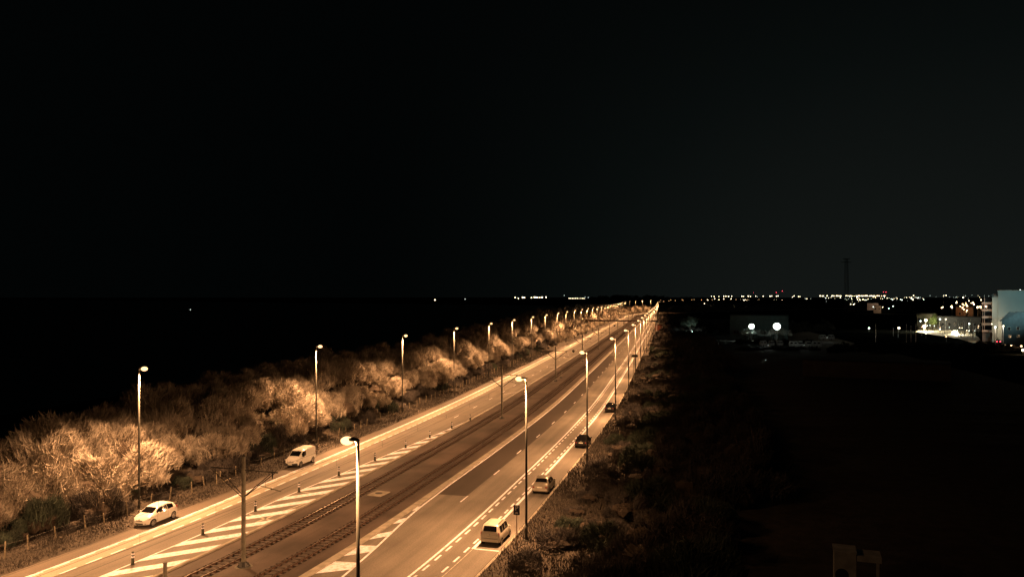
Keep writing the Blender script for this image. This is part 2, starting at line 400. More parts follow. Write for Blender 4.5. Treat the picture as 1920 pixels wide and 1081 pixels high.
# ---------------------------------------------------------------- street lamps
def lamp_height(s): return 12.8 + 2.2*min(1, max(0, (s-700)/250))
def make_lamp():
    t = thing('street_lamp', 'x', 'street lamp')
    m = MB(); m.tube([(0, 0, -.3), (0, 0, 2.0), (0, 0, 7.5), (0, 0, 12.75)], [.115, .105, .085, .068], 12); m.box((0, .0, .02), (.42, .42, .05)); m.box((0, .148, 1.0), (.10, .02, .38))
    m.build('pole', M_pole, t, smooth=True)
    m = MB(); m.tube([(0, 0, 12.70), (.02, 0, 12.84), (.14, 0, 12.90)], [.085, .085, .07], 8); m.build('arm', M_galv, t)
    m = MB()                                                        # flat tapering lantern housing on top of the pole
    xs = [-.06, .03, .22, .46, .62]; hw = [.08, .13, .18, .16, .08]; hh = [.06, .10, .14, .11, .04]; vs = []
    for x, a, h in zip(xs, hw, hh):
        for y, z in ((-a, 0), (-a*.8, h), (a*.8, h), (a, 0)): vs.append((x, y, 12.93+z-.05*(.9-x)))
    fs = [(4*i+j, 4*i+(j+1) % 4, 4*i+4+(j+1) % 4, 4*i+4+j) for i in range(4) for j in range(4)]
    m.add(vs, fs+[(0, 1, 2, 3), (19, 18, 17, 16)]); hd = m.build('lantern_housing', M_mast, t, smooth=False)
    m = MB(); m.ball((.58, 0, 12.87), .27, 16, 9, sq=(1.15, .95, .72)); m.build('lamp_glass', G_lens, hd, smooth=True)
    return t
TIP = {-1: .10, 1: .42}
def lamp_light(pos, face, power, side):
    l = bpy.data.lights.new('lamp_light', 'SPOT'); l.energy = power; l.color = SODIUM; l.spot_size = R(147 if side < 0 else 140); l.spot_blend = 0.65; l.shadow_soft_size = .16
    o = bpy.data.objects.new('lamp_light', l); COL.objects.link(o); o.location = (pos[0], pos[1], pos[2])
    # tipped a little towards the road
    d = Vector((math.cos(face)*TIP[side], math.sin(face)*TIP[side], -1)).normalized(); o.rotation_euler = d.to_track_quat('-Z', 'Y').to_euler(); return o
def point(pos, power, col, soft=.3):
    l = bpy.data.lights.new('lamp_light', 'POINT'); l.energy = power; l.color = col; l.shadow_soft_size = soft
    o = bpy.data.objects.new('lamp_light', l); COL.objects.link(o); o.location = pos; return o
LAMP0 = make_lamp(); first = True
SIDE = {-1: ('left', 'beside the dune thicket'), 1: ('right', 'above the parked cars')}
rl = random.Random(9)
for side in (-1, 1):
    for k in range(-1, 37):
        s = (46.5 if side > 0 else 45.2) + (30.0 if k >= 0 else 28.5)*k + rl.uniform(-.4, .4)
        LS = (45.1, 78.4, 107.8, 138.6, 167.4, 195.5, 226, 254, 284, 311)
        if side < 0: s = 15 if k < 0 else LS[k] if k < 10 else 311 + 29.6*(k-9)
        o = 5.55 if side > 0 else -30.8 if k < 2 else -30.2 if k < 4 else -29.6
        head = heading(s) + (math.pi/2 if side > 0 else -math.pi/2)
        if side > 0 and k == -1: s, o = 18.9, 6.25
        p = at(s, o, 0); sc = lamp_height(s)/12.8
        idx = k + 1 if side > 0 else k
        if k == -1 and side < 0: lab = None
        elif idx < 12: lab = f'tall lit sodium street lamp, {ORD[idx]} in the row {"on the right verge" if side > 0 else "in front of the dune thicket"}'; grp = f'street lamps along the {SIDE[side][0]} side of the road'
        else: lab = f'small far lit street lamp in the dense tail of the {SIDE[side][0]} row'; grp = f'far street lamps of the {SIDE[side][0]} row'
        if lab is not None:
            if first:
                t = LAMP0; t.location = p; t.rotation_euler = (0, 0, head); t['label'] = lab; t['group'] = grp; first = False
            else: t = dup(LAMP0, p, head, lab, grp)
            t.scale = (1 if side > 0 else 1.0, 1, sc)
            if k < 3:
                lean = rl.uniform(-.004, .004); t.rotation_euler = (lean, lean, head)
        if side > 0 and k < 9:                                      # stray light of the lantern bowl towards the field
            point((p[0]+math.cos(head)*.58, p[1]+math.sin(head)*.58, 12.50*sc), 1900 if k < 1 else 650, SODIUM, .2)
        pw = LAMP_POWER*(1.0 if k < 24 else 1.3)*(1.1 if side < 0 else 0.92)
        if k <= (29 if side < 0 else 23): lamp_light((p[0]+math.cos(head)*.58, p[1]+math.sin(head)*.58, 12.68*sc), head, pw, side)

# ---------------------------------------------------------------- tram masts and wires
def make_mast():
    t = thing('tram_mast', 'x', 'tram mast')      # local x = across the road
    m = MB(); m.cyl((0, 0, -.1), .62, .16, 20); m.build('plinth', M_mast, t)
    m = MB(); rr = random.Random(2)
    m.tube([(0, 0, .05), (0, 0, .14), (0, 0, .30), (0, 0, .42)], [.46, .43, .30, .19], 10)
    for q in range(6): a = q*math.pi/3; m.cyl((.36*math.cos(a), .36*math.sin(a), .1), .045, .16, 6)
    m.build('bolted_foot', M_dark, t)
    m = MB(); m.tube([(0, 0, .3), (0, 0, 4), (0, 0, 7.9)], [.165, .15, .13], 12); m.cyl((0, 0, 5.05), .175, .16, 12); m.cyl((0, 0, 6.95), .16, .14, 12); m.cyl((0, 0, 7.9), .14, .05, 12); m.build('pole', M_mast, t)
    m = MB(); m.tube([(-2.9, 0, 7.0), (2.9, 0, 7.0)], .045, 6)
    for x in (-2.45, 2.45): m.tube([(x, 0, 6.95), (x, 0, 6.55)], .05, 6)
    m.build('crossarm', M_dark, t)
    for sx in (-1, 1):
        for sy in (-1, 1):
            m = MB(); m.tube([(sx*.15, sy*.1, 5.13), (sx*2.5, sy*.35, 6.95)], .032, 6); m.tube([(sx*2.5, sy*.35, 6.95), (sx*2.5, 0, 6.98)], .03, 6); m.build('strut', M_dark, t)
        m = MB(); m.tube([(sx*.9, .25, 5.95), (sx*3.0, .25, 5.62)], .03, 6); m.tube([(sx*1.6, .25, 6.9), (sx*1.7, .25, 5.82)], .012, 5); m.cyl((sx*2.2, .25, 5.68), .05, .12, 6); m.build('steady_arm', M_mast, t)
    return t
MAST0 = make_mast(); masts = [-16, 34.2, 104.9, 160.3, 215.4, 270.7, 326, 382, 438, 494, 550, 606, 662, 718]
for i, s in enumerate(masts):
    lab = None
    if i == 0: continue
    lab = f'steel tram mast with a T shaped crossarm between the tracks, {ORD[i-1]} to the viewer' if i <= 7 else 'thin far tram mast between the tracks before the bend'
    grp = 'tram masts along the track bed' if i <= 7 else 'far tram masts before the bend'
    p = at(s, -12.25, 0); rz = heading(s) - math.pi/2
    if i == 1: MAST0.location = p; MAST0.rotation_euler = (0, 0, rz); MAST0['label'] = lab; MAST0['group'] = grp
    else: dup(MAST0, p, rz, lab, grp)
for o, w2 in ((-14.2, 'left'), (-9.6, 'right')):
    for z0, sag, nm in ((5.6, 0.03, 'contact_wire'), (6.6, 0.55, 'carrier_wire')):
        m = MB(); pts = []
        for a, b in zip(masts, masts[1:]):
            for q in range(8):
                u = q/8; pts.append(at(a+(b-a)*u, o, z0 - sag*4*u*(1-u)))
        m.tube(pts, .011, 4, False)
        if nm == 'carrier_wire':
            for a, b in zip(masts[:4], masts[1:5]):
                for q in range(1, 8):
                    u = q/8; p0 = at(a+(b-a)*u, o, z0 - sag*4*u*(1-u)); m.tube([p0, (p0[0], p0[1], 5.6)], .007, 4, False)
        tag(m.build(nm, M_wire), f'thin {"lower contact" if nm == "contact_wire" else "upper sagging carrier"} wire over the {w2} tram track', 'overhead wire')

# track side posts, manhole slab
def side_post(s, o, h, lab, r=.11):
    t = thing('track_post', lab, 'post', at(s, o, 0), heading(s), 'short posts by the tram tracks')
    m = MB(); m.tube([(0, 0, .2), (0, 0, h)], [r, r*.9], 10); m.cyl((0, 0, h), r*1.15, .06, 10); m.build('post', M_mast, t)
    m = MB(); m.tube([(0, 0, -.05), (0, 0, .12), (0, 0, .35)], [.36, .34, r*1.1], 8); m.build('foot', M_dark, t)
side_post(27.2, -13.0, 2.4, 'stub post top at the bottom edge of the photo near the left track', .13)
side_post(168, -12.1, 1.6, 'short post just behind the third nearest tram mast')
side_post(226, -12.1, 1.6, 'short post just behind the fourth nearest tram mast')
t = thing('manhole_slab', 'pale square concrete slab with a round dark lid between the tram tracks', 'manhole', at(56.4, -12.0, 0), heading(56.4)-.12)
m = MB(); m.box((0, 0, .03), (1.9, 1.5, .14)); m.build('slab', M_concrete, t)
m = MB(); m.cyl((0, 0, .105), .36, .02, 20); m.build('lid', mat('cast_iron', (.03, .028, .025), .6), t)

# ---------------------------------------------------------------- bollards
def make_bollard():
    t = thing('lane_bollard', 'x', 'bollard')
    m = MB(); m.tube([(0, 0, .03), (0, 0, .3), (0, 0, .86), (0, 0, .93), (0, 0, .96)], [.125, .105, .095, .075, .02], 14); m.build('post', mat('bollard_plastic', (.035, .04, .025), .6), t)
    for z in (.50, .72):
        m = MB(); m.cyl((0, 0, z), .106, .11, 14); m.build('reflective_band', M_paint, t)
    m = MB(); m.cyl((0, 0, 0), .17, .035, 14); m.build('base', M_plastic, t)
    return t
B0 = make_bollard(); bs = [32, 40, 47.7, 55.2, 62.7, 70.7, 78.9, 86.5, 94.5, 102.2]
for i, s in enumerate(bs):
    p = at(s, inner_l(s)+.22, .004); lab = f'dark bollard with two white bands on the hatching edge, {ORD[i]} to the viewer'; g = 'striped bollards along the hatched strip'
    if i == 0: B0.location = p; B0['label'] = lab; B0['group'] = g
    else: dup(B0, p, i*.7, lab, g)

# ---------------------------------------------------------------- vehicles
def lerp(pts, x):
    if x <= pts[0][0]: return pts[0][1]
    for (a, u), (b, v) in zip(pts, pts[1:]):
        if x <= b: return u + (v-u)*(x-a)/(b-a)
    return pts[-1][1]
def smooth_lerp(pts, x, r=.07): return (lerp(pts, x-r) + lerp(pts, x) + lerp(pts, x+r))/3
def make_car(name, label, c):
    """x forward from rear bumper to nose, y left"""
    L = c['L']; t = thing(name, label, c['cat'])
    top = lambda x: smooth_lerp(c['top'], x); belt = lambda x: min(smooth_lerp(c['belt'], x), top(x)-.03)
    wid = lambda x: smooth_lerp(c['width'], x, .05); roofw = lambda x: min(smooth_lerp(c['roofw'], x), wid(x)*.97)
    bot = lambda x: lerp(c['bottom'], x)
    xs = sorted(set([round(q, 3) for q in list(np.linspace(0, L, 34))]))
    def ring(x):
        w = wid(x); zb = bot(x); zt = top(x); zl = belt(x); rw = roofw(x); zm = zb+(zl-zb)*.55
        return [(w*.80, zb), (w*.95, zb+.05), (w, zb+.18), (w*1.01, zm), (w*.985, zl-.04), (w*.95, zl+.01), (rw, zt-.05), (rw*.86, zt-.005), (rw*.4, zt+.012)]
    m = MB(); vs = []; k = 18
    for x in xs:
        r = ring(x)
        vs += [(x, y, z) for y, z in r] + [(x, -y, z) for y, z in reversed(r)]
    fs = [(i*k+j, i*k+(j+1) % k, (i+1)*k+(j+1) % k, (i+1)*k+j) for i in range(len(xs)-1) for j in range(k)]
    fs += [tuple(range(k-1, -1, -1)), tuple((len(xs)-1)*k+j for j in range(k))]
    m.add(vs, fs); body = m.build('body', [c['paint'], M_plastic], t, smooth=True)
    bm = bmesh.new(); bm.from_mesh(body.data); bmesh.ops.recalc_face_normals(bm, faces=bm.faces); bm.to_mesh(body.data); bm.free()
    # wheel arches cut out
    wr = c['wheel']
    for wx in c['axles']:
        cut = MB(); cut.cyl((wx, -1.5, wr), wr*1.17, 3.0, 28, 'y'); co = cut.build('cutter', M_plastic)
        bm = bmesh.new(); bm.from_mesh(co.data); bmesh.ops.recalc_face_normals(bm, faces=bm.faces); bm.to_mesh(co.data); bm.free()
        md = body.modifiers.new('arch', 'BOOLEAN'); md.operation = 'DIFFERENCE'; md.object = co; md.solver = 'EXACT'
        dg = bpy.context.evaluated_depsgraph_get(); me = bpy.data.meshes.new_from_object(body.evaluated_get(dg))
        body.modifiers.clear(); body.data = me; bpy.data.objects.remove(co)
    try:
        body.data.set_sharp_from_angle(angle=R(38))
    except Exception: pass
    m = MB(); m.box(((c['axles'][0]+c['axles'][1])/2, 0, bot(L/2)+.16), (L*.93, wid(L/2)*1.25, .22)); m.build('underbody', M_plastic, t)
    def side_y(x, z):
        zl = belt(x)+.01; zt = top(x)-.05; u = min(1, max(0, (z-zl)/max(.01, zt-zl))); return wid(x)*.95*(1-u) + roofw(x)*u
    for sy in (1, -1):                                              # side windows
        for x0, x1 in c['windows']:
            g = MB(); vs = []; q = np.linspace(x0, x1, 9)
            for x in q:
                z0 = belt(x)+.035; z1 = max(z0+.02, min(top(x)-.10, c['wintop']))
                for u in (0, .5, 1): z = z0+(z1-z0)*u; vs.append((x, sy*(side_y(x, z)+.010), z))
            f = [(3*i+j, 3*i+j+1, 3*i+4+j, 3*i+3+j) for i in range(8) for j in range(2)]
            g.add(vs, f); g.build('side_window', M_glass, t, smooth=True)
        mx = c['mirror']; g = MB(); g.ball((mx, sy*(wid(mx)+.10), belt(mx)+.09), .10, 10, 6, sq=(.6, 1.0, .75)); g.box((mx, sy*(wid(mx)-.01), belt(mx)+.05), (.06, .16, .04)); g.build('mirror', c.get('mirrormat', c['paint']), t, smooth=True)
        for wx in c['axles']:
            w = thing('wheel', '', ''); del w['label']; del w['category']; w.parent = t; w.location = (wx, sy*(wid(wx)-.11), wr)
            g = MB(); q = []
            rr = [(.80, .10), (.93, .105), (1.0, .07), (1.0, -.07), (.93, -.1)]; n = 26
            vs = [(wr*a*math.cos(2*math.pi*j/n), sy*b, wr*a*math.sin(2*math.pi*j/n)) for a, b in rr for j in range(n)]
            g.add(vs, [(i*n+j, i*n+(j+1) % n, (i+1)*n+(j+1) % n, (i+1)*n+j) for i in range(4) for j in range(n)]); g.build('tyre', M_rubber, w, smooth=True)
            g = MB(); g.cyl((0, sy*.02, 0), wr*.30*.6, sy*.08, 10, 'y')
            for q in range(c.get('spokes', 7)):
                a = 2*math.pi*q/c.get('spokes', 7); g.box((wr*.42*math.cos(a), sy*.075, wr*.42*math.sin(a)), (wr*.70, .02, wr*.16), rot=Matrix.Rotation(-a, 3, 'Y'))
            ro = [(.82, .095), (.72, .085), (.72, .03)]
            vs = [(wr*a*math.cos(2*math.pi*j/n), sy*b, wr*a*math.sin(2*math.pi*j/n)) for a, b in ro for j in range(n)]
            g.add(vs, [(i*n+j, i*n+(j+1) % n, (i+1)*n+(j+1) % n, (i+1)*n+j) for i in range(2) for j in range(n)]); g.build('rim', M_rim, w)
        for nm, x, z, sz, mt, yy in c['lights']:
            g = MB(); w = wid(x)-sz[1]/2+yy
            g.ball((x, sy*w, z), .5, 12, 8, sq=(sz[0], sz[1], sz[2])); g.build(nm, mt, t, smooth=True)
        for hx in c['handles']:
            g = MB(); g.box((hx, sy*(wid(hx)*1.0+.005), belt(hx)-.10), (.17, .03, .03)); g.build('door_handle', c['paint'] if c['paint'] is not M_white else M_white, t)
        g = MB()                                                     # dark door gaps
        for gx in c['gaps']:
            z0, z1 = bot(gx)+.16, belt(gx)
            vs = []
            for u in range(6):
                z = z0+(z1-z0)*u/5; zb = bot(gx); y = wid(gx)*1.006+.003; vs += [(gx-.008, sy*y, z), (gx+.008, sy*y, z)]
            g.add(vs, [(2*i, 2*i+1, 2*i+3, 2*i+2) for i in range(5)])
        if c['gaps']: g.build('door_gap', M_plastic, t)
    for nm, x0, x1, mg in c['screens']:                               # windscreen and rear window
        g = MB(); vs = []; n = 7; q = np.linspace(x0, x1, 7)
        nx = 1 if nm == 'windscreen' else -1
        for x in q:
            hw = roofw(x)*.90-mg
            for u in range(n):
                y = hw*(2*u/(n-1)-1); vs.append((x+nx*.012, y, top(x)+.020*(1-(y/max(.1, roofw(x)))**2)+.012))
        g.add(vs, [(i*n+j, i*n+j+1, (i+1)*n+j+1, (i+1)*n+j) for i in range(6) for j in range(n-1)]); g.build(nm, M_glass, t, smooth=True)
    for nm, pos, sz, mt in c['boxes']:
        g = MB(); g.box(pos, sz); o = g.build(nm, mt, t)
        bv = o.modifiers.new('b', 'BEVEL'); bv.width = min(sz)*.3; bv.segments = 2
    return t
def place(t, s, o, rev=False):
    p = at(s, o, 0.004); t.location = p; t.rotation_euler = (0, 0, heading(s) + (math.pi if rev else 0))

# white three door hatchback, nose towards the viewer
hatch = dict(cat='car', L=3.82, paint=M_white, wheel=.305, axles=(.62, 3.08), spokes=7,
    top=[(0, .86), (.06, 1.02), (.30, 1.30), (.62, 1.46), (1.2, 1.52), (1.9, 1.50), (2.3, 1.42), (2.98, 1.03), (3.3, .95), (3.66, .80), (3.82, .60)],
    belt=[(0, .80), (.4, 1.02), (1.2, .98), (2.6, .93), (3.3, .88), (3.7, .72), (3.82, .55)],
    width=[(0, .66), (.12, .76), (.5, .835), (1.9, .845), (3.1, .84), (3.55, .74), (3.74, .58), (3.82, .42)],
    roofw=[(0, .62), (.3, .60), (.8, .60), (2.2, .62), (2.9, .70), (3.4, .72), (3.82, .40)],
    bottom=[(0, .32), (.4, .22), (3.3, .20), (3.82, .26)], windows=[(.62, 1.30), (1.36, 2.62)], wintop=1.40, mirror=2.58,
    lights=[('headlight', 3.46, .72, (.34, .20, .17), M_clearlens, .04), ('tail_lamp', .07, .92, (.12, .16, .30), M_redlens, .02), ('fog_lamp', 3.72, .36, (.10, .10, .08), M_plastic, .0)],
    handles=[1.45], gaps=[1.34, 2.62], screens=[('windscreen', 2.36, 2.94, .04), ('rear_window', .10, .50, .08)],
    boxes=[('grille', (3.800, 0, .60), (.05, .62, .08), M_plastic), ('lower_grille', (3.80, 0, .34), (.06, .78, .12), M_plastic), ('number_plate', (3.84, 0, .46), (.02, .50, .10), M_plate), ('badge', (3.80, 0, .70), (.05, .12, .07), M_rim)])
t = make_car('parked_car', 'white three door hatchback parked nose first at the left verge below the nearest left lamp', hatch); place(t, 44.15, -26.62, True)
# white panel van
van = dict(cat='van', L=4.4, paint=M_white, wheel=.325, axles=(.78, 3.50), spokes=6,
    top=[(0, 1.70), (.04, 1.82), (.25, 1.86), (1.6, 1.87), (2.5, 1.83), (2.85, 1.74), (3.55, 1.20), (3.85, 1.06), (4.22, .86), (4.4, .62)],
    belt=[(0, 1.12), (2.4, 1.12), (3.4, 1.06), (3.9, .96), (4.25, .78), (4.4, .56)],
    width=[(0, .78), (.1, .83), (.6, .85), (3.6, .85), (4.1, .78), (4.3, .62), (4.4, .48)],
    roofw=[(0, .72), (.3, .74), (2.4, .74), (2.9, .70), (3.5, .72), (4.0, .70), (4.4, .46)],
    bottom=[(0, .34), (.4, .25), (3.9, .24), (4.4, .30)], windows=[(2.28, 3.12)], wintop=1.66, mirror=3.05, mirrormat=M_plastic,
    lights=[('headlight', 4.06, .86, (.34, .20, .24), M_clearlens, .04), ('tail_lamp', .04, 1.05, (.08, .10, .42), M_redlens, .01)],
    handles=[2.38, 2.02], gaps=[2.20, 3.18, 1.10], screens=[('windscreen', 2.92, 3.52, .03)],
    boxes=[('front_bumper', (4.22, 0, .44), (.44, 1.52, .32), M_plastic), ('number_plate', (4.45, 0, .47), (.02, .52, .11), M_plate), ('grille', (4.33, 0, .72), (.10, .80, .05), M_plastic), ('side_trim', (2.1, .862, .52), (1.9, .02, .07), M_white), ('badge', (4.36, 0, .78), (.07, .14, .09), M_rim)])
t = make_car('delivery_van', 'white panel van parked nose first at the left verge below the second left lamp', van); place(t, 68.7, -26.45, True)
# light mini people carrier, tail towards the viewer
mpv = dict(cat='car', L=3.5, paint=M_beige, wheel=.285, axles=(.60, 2.96), spokes=6,
    top=[(0, 1.02), (.05, 1.18), (.22, 1.56), (.34, 1.64), (1.2, 1.66), (2.0, 1.62), (2.3, 1.52), (2.8, 1.08), (3.2, .95), (3.4, .80), (3.5, .62)],
    belt=[(0, .94), (.3, .96), (2.6, .94), (3.2, .86), (3.5, .58)],
    width=[(0, .72), (.1, .78), (.4, .81), (2.9, .81), (3.3, .72), (3.5, .5)],
    roofw=[(0, .68), (.25, .62), (.5, .62), (2.2, .62), (2.8, .68), (3.5, .45)],
    bottom=[(0, .36), (.4, .24), (3.1, .22), (3.5, .28)], windows=[(.42, 1.02), (1.08, 1.62), (1.68, 2.46)], wintop=1.50, mirror=2.40,
    lights=[('headlight', 3.25, .74, (.26, .20, .18), M_clearlens, .03), ('tail_lamp', .085, .92, (.15, .13, .46), M_redlens, .015)],
    handles=[1.78, 1.18], gaps=[1.65, 2.5, .9], screens=[('windscreen', 2.34, 2.76, .03), ('rear_window', .035, .225, .05)],
    boxes=[('rear_bumper', (.02, 0, .52), (.20, 1.50, .26), M_beige), ('number_plate', (-.035, .0, .78), (.05, .46, .10), M_beige), ('badge', (-.01, 0, .94), (.05, .10, .10), M_rim), ('roof_rail', (1.15, .57, 1.70), (1.3, .04, .04), M_plastic), ('roof_rail', (1.15, -.57, 1.70), (1.3, .04, .04), M_plastic), ('wiper', (.03, .12, 1.10), (.02, .40, .02), M_plastic)])
t = make_car('parked_car', 'light silver tall people carrier seen from behind beside the parking sign', mpv); place(t, 43.9, 3.22)
sal = dict(cat='car', L=4.3, paint=M_silver, wheel=.30, axles=(.82, 3.40), spokes=8,
    top=[(0, .82), (.05, .94), (.45, 1.02), (.62, 1.10), (1.05, 1.38), (1.4, 1.43), (2.3, 1.42), (2.6, 1.36), (3.2, .99), (3.7, .90), (4.15, .76), (4.3, .58)],
    belt=[(0, .78), (.5, .90), (3.2, .90), (3.9, .78), (4.3, .55)],
    width=[(0, .74), (.1, .80), (.5, .84), (3.4, .84), (4.0, .76), (4.3, .5)],
    roofw=[(0, .70), (.5, .72), (1.1, .59), (2.5, .58), (3.2, .68), (4.3, .45)],
    bottom=[(0, .34), (.4, .22), (3.8, .20), (4.3, .28)], windows=[(.95, 1.75), (1.82, 2.85)], wintop=1.32, mirror=2.82,
    lights=[('headlight', 4.05, .66, (.26, .22, .16), M_clearlens, .03), ('tail_lamp', .04, .76, (.14, .28, .17), M_redlens, .0)],
    handles=[1.95, 1.0], gaps=[1.78, 2.9], screens=[('windscreen', 2.66, 3.14, .03), ('rear_window', .62, 1.06, .03)],
    boxes=[('rear_bumper', (.02, 0, .46), (.18, 1.58, .18), M_silver), ('number_plate', (-.03, 0, .74), (.05, .50, .11), M_plate), ('badge', (.0, 0, .86), (.05, .09, .06), M_rim)])
t = make_car('parked_car', 'grey silver saloon with a wide rear window, second parked car on the right', sal); place(t, 60.1, 3.42)
dk = dict(sal); dk.update(paint=M_black, top=[(0, .86), (.05, 1.0), (.18, 1.06), (.55, 1.34), (.9, 1.42), (2.2, 1.43), (2.5, 1.37), (3.1, .99), (3.6, .90), (4.05, .76), (4.2, .58)], L=4.2, screens=[('windscreen', 2.58, 3.04, .03), ('rear_window', .20, .56, .06)], windows=[(.62, 1.6), (1.68, 2.75)],
    roofw=[(0, .70), (.2, .68), (.6, .60), (2.5, .58), (3.1, .68), (4.2, .45)],
    boxes=[('rear_bumper', (.02, 0, .46), (.18, 1.58, .18), M_black), ('number_plate', (-.03, 0, .74), (.05, .50, .11), M_plate), ('badge', (.0, 0, .90), (.05, .16, .09), M_rim)])
t = make_car('parked_car', 'black hatchback with a pale number plate beside the second right lamp post', dk); place(t, 83.9, 3.55)
dk2 = dict(dk); dk2.update(paint=mat('dark_blue_paint', (.007, .008, .011), .15))
t = make_car('parked_car', 'small dark car farthest along the right parking lane', dk2); place(t, 115.1, 3.75)

# ---------------------------------------------------------------- signs
def text_mesh(body, size, m, parent, loc, rot, name='lettering'):
    cu = bpy.data.curves.new('t', 'FONT'); cu.body = body; cu.size = size; cu.align_x = 'CENTER'; cu.align_y = 'CENTER'; cu.extrude = .004; cu.offset = size*.02
    o = bpy.data.objects.new('t', cu); COL.objects.link(o); dg = bpy.context.evaluated_depsgraph_get()
    me = bpy.data.meshes.new_from_object(o.evaluated_get(dg)); bpy.data.objects.remove(o)
    me.materials.clear(); me.materials.append(m); r = bpy.data.objects.new(name, me); COL.objects.link(r); r.parent = parent; r.location = loc; r.rotation_euler = rot; return r
M_signwhite = mat('sign_white', (.72, .70, .68), .5); M_signblue = mat('sign_blue', (.018, .02, .05), .4)
t = thing('parking_sign', 'blue parking sign with a white P on a thin post by the silver people carrier', 'road sign', at(44.8, 5.15, 0), heading(44.8)-math.pi/2+.12)
m = MB(); m.tube([(0, 0, 0), (0, 0, 3.0)], .035, 8); m.build('post', mat('rusty_post', (.28, .16, .09), .7), t)
m = MB(); m.box((0, -.05, 2.78), (.48, .015, .76)); m.box((0, -.03, 2.9), (.30, .03, .05)); bd = m.build('board', M_signblue, t)
text_mesh('P', .50, M_signwhite, bd, (0, -.062, 2.92), (R(90), 0, 0))
m = MB(); m.box((0, -.0615, 2.545), (.24, .006, .07)); m.box((0.0, -.0615, 2.60), (.13, .006, .06)); m.cyl((-.07, -.0585, 2.50), .03, -.006, 8, 'y'); m.cyl((.07, -.0585, 2.50), .03, -.006, 8, 'y'); m.build('car_symbol', M_signwhite, bd)
for s, o, lab in ((225.7, -16.2, 'round dark traffic sign seen from behind beside the left kerb, before the gantry'), (434.2, -17.4, 'tiny round dark traffic sign in the left carriageway beyond the gantry')):
    t = thing('round_sign', lab, 'road sign', at(s, o, 0), heading(s)-math.pi/2)
    m = MB(); m.tube([(0, 0, 0), (0, 0, 2.4)], .04, 8); m.build('post', M_galv, t)
    m = MB(); m.cyl((0, -.05, 2.35), .42, .02, 24, 'y'); m.build('disc', M_dark, t)
t = thing('board_sign', 'small dark rectangular board on a post among the right lamp posts', 'road sign', at(150, 5.9, 0), heading(150)-math.pi/2)
m = MB(); m.tube([(0, 0, 0), (0, 0, 7.2)], .06, 8); m.build('post', M_mast, t)
m = MB(); m.box((.15, -.09, 6.9), (1.3, .04, .45)); m.build('board', M_dark, t)
# gantry over the whole road
S = 390; rz = heading(S)-math.pi/2
t = thing('road_gantry', 'dark steel gantry beam spanning the road with a pale post on the right', 'gantry', at(S, -11, 0), rz)
m = MB(); m.box((0, 0, 6.75), (37.0, .6, .75)); m.box((0, 0, 7.05), (37.1, .62, .05)); m.build('beam', mat('brown_gantry_steel', (.05, .026, .022), .7), t)
for x in (-18.2, 18.2):
    m = MB(); m.box((x, 0, 3.2), (.45, .45, 6.5)); m.box((x, 0, .05), (.9, .9, .1)); m.build('post', M_signwhite if x > 0 else M_mast, t)
m = MB(); m.tube([(-18, .0, 7.9), (-6, 0, 7.75)], .05, 6)
for q in range(7): m.tube([(-18+2*q, 0, 7.0), (-18+2*q, 0, 7.85)], .035, 5)
m.build('walkway_rail', M_galv, t)
t = thing('advertising_boards', 'reddish brown boards standing behind the pale gantry post', 'sign board', at(408, 8.0, 0), rz)
m = MB()
m.box((0, 0, 2.6), (3.6, .25, 3.8)); m.build('board', mat('rust_red_board', (.20, .06, .035), .7, noise=.5, scale=.8), t)
m = MB(); m.box((0, 0, 4.65), (4.3, .5, .22)); m.build('top_rail', M_mast, t)
for x in (-1.5, 1.5): m = MB(); m.box((x, .25, .6), (.15, .15, 1.3)); m.build('post', M_mast, t)
a, b = at(205, -30.0, 9.4), at(205, 6.0, 9.4); m = MB(); m.tube([a, ((a[0]+b[0])/2, (a[1]+b[1])/2, 9.1), b], .03, 5, False)
tag(m.build('span_wire', M_wire), 'thin span wire stretched straight across the road before the gantry', 'wire')

# ---------------------------------------------------------------- dune on the left, land on the right
CREST = [(0, 1.6), (40, 2.0), (58, 3.3), (72, 4.8), (180, 5.2), (250, 6.8), (330, 8.0), (500, 8.5), (700, 7.0), (760, 4.5), (1100, 3.5)]
def n2(x, y, f=1.0):
    return (math.sin(x*.31*f+1.3)*math.cos(y*.27*f+.7) + .5*math.sin(x*.83*f+y*.61*f) + .25*math.sin(x*1.9*f-y*1.6*f))/1.75
def dune(s, o):
    c = lerp(CREST, s); d = -o
    if d < 31: return 0.02 + .05*n2(s*2, o*2)
    if d < 40: u = (d-31)/9; b = c*(u*u*(3-2*u))
    elif d < 47: b = c
    elif d < 80: u = (d-47)/33; b = c*(1-u)+.2*u
    else: b = -.6
    return b + (.35*n2(s, o) if 34 < d < 75 else .05)
mb = MB(); st = [s for s in range(-30, 1200, 3)]; os_ = [-26.95, -27.6, -29, -30.5, -31.5, -33, -35, -37, -39, -41, -44, -47, -52, -58, -66, -75, -88, -97]; uv = []
w = len(os_); mb.add([at(s, o, dune(s, o) - (.02 if o > -27 else 0)) for s in st for o in os_], [(i*w+j, (i+1)*w+j, (i+1)*w+j+1, i*w+j+1) for i in range(len(st)-1) for j in range(w-1)])
setting(mb.build('dune', M_grass))
def rland(s, o):
    if o < 6: return .02
    return .02 - .25*min(1, (o-6)/8) + (.09*n2(s*1.3, o*1.3) if o < 80 else 0)
mb = MB(); os_ = [4.25, 5, 6, 8, 11, 15, 20, 26, 34, 46, 62, 90]; st = list(range(-25, 700, 3)); w = len(os_)
mb.add([at(s, o, rland(s, o)) for s in st for o in os_], [(i*w+j, (i+1)*w+j, (i+1)*w+j+1, i*w+j+1) for i in range(len(st)-1) for j in range(w-1)])
setting(mb.build('verge', M_grass))

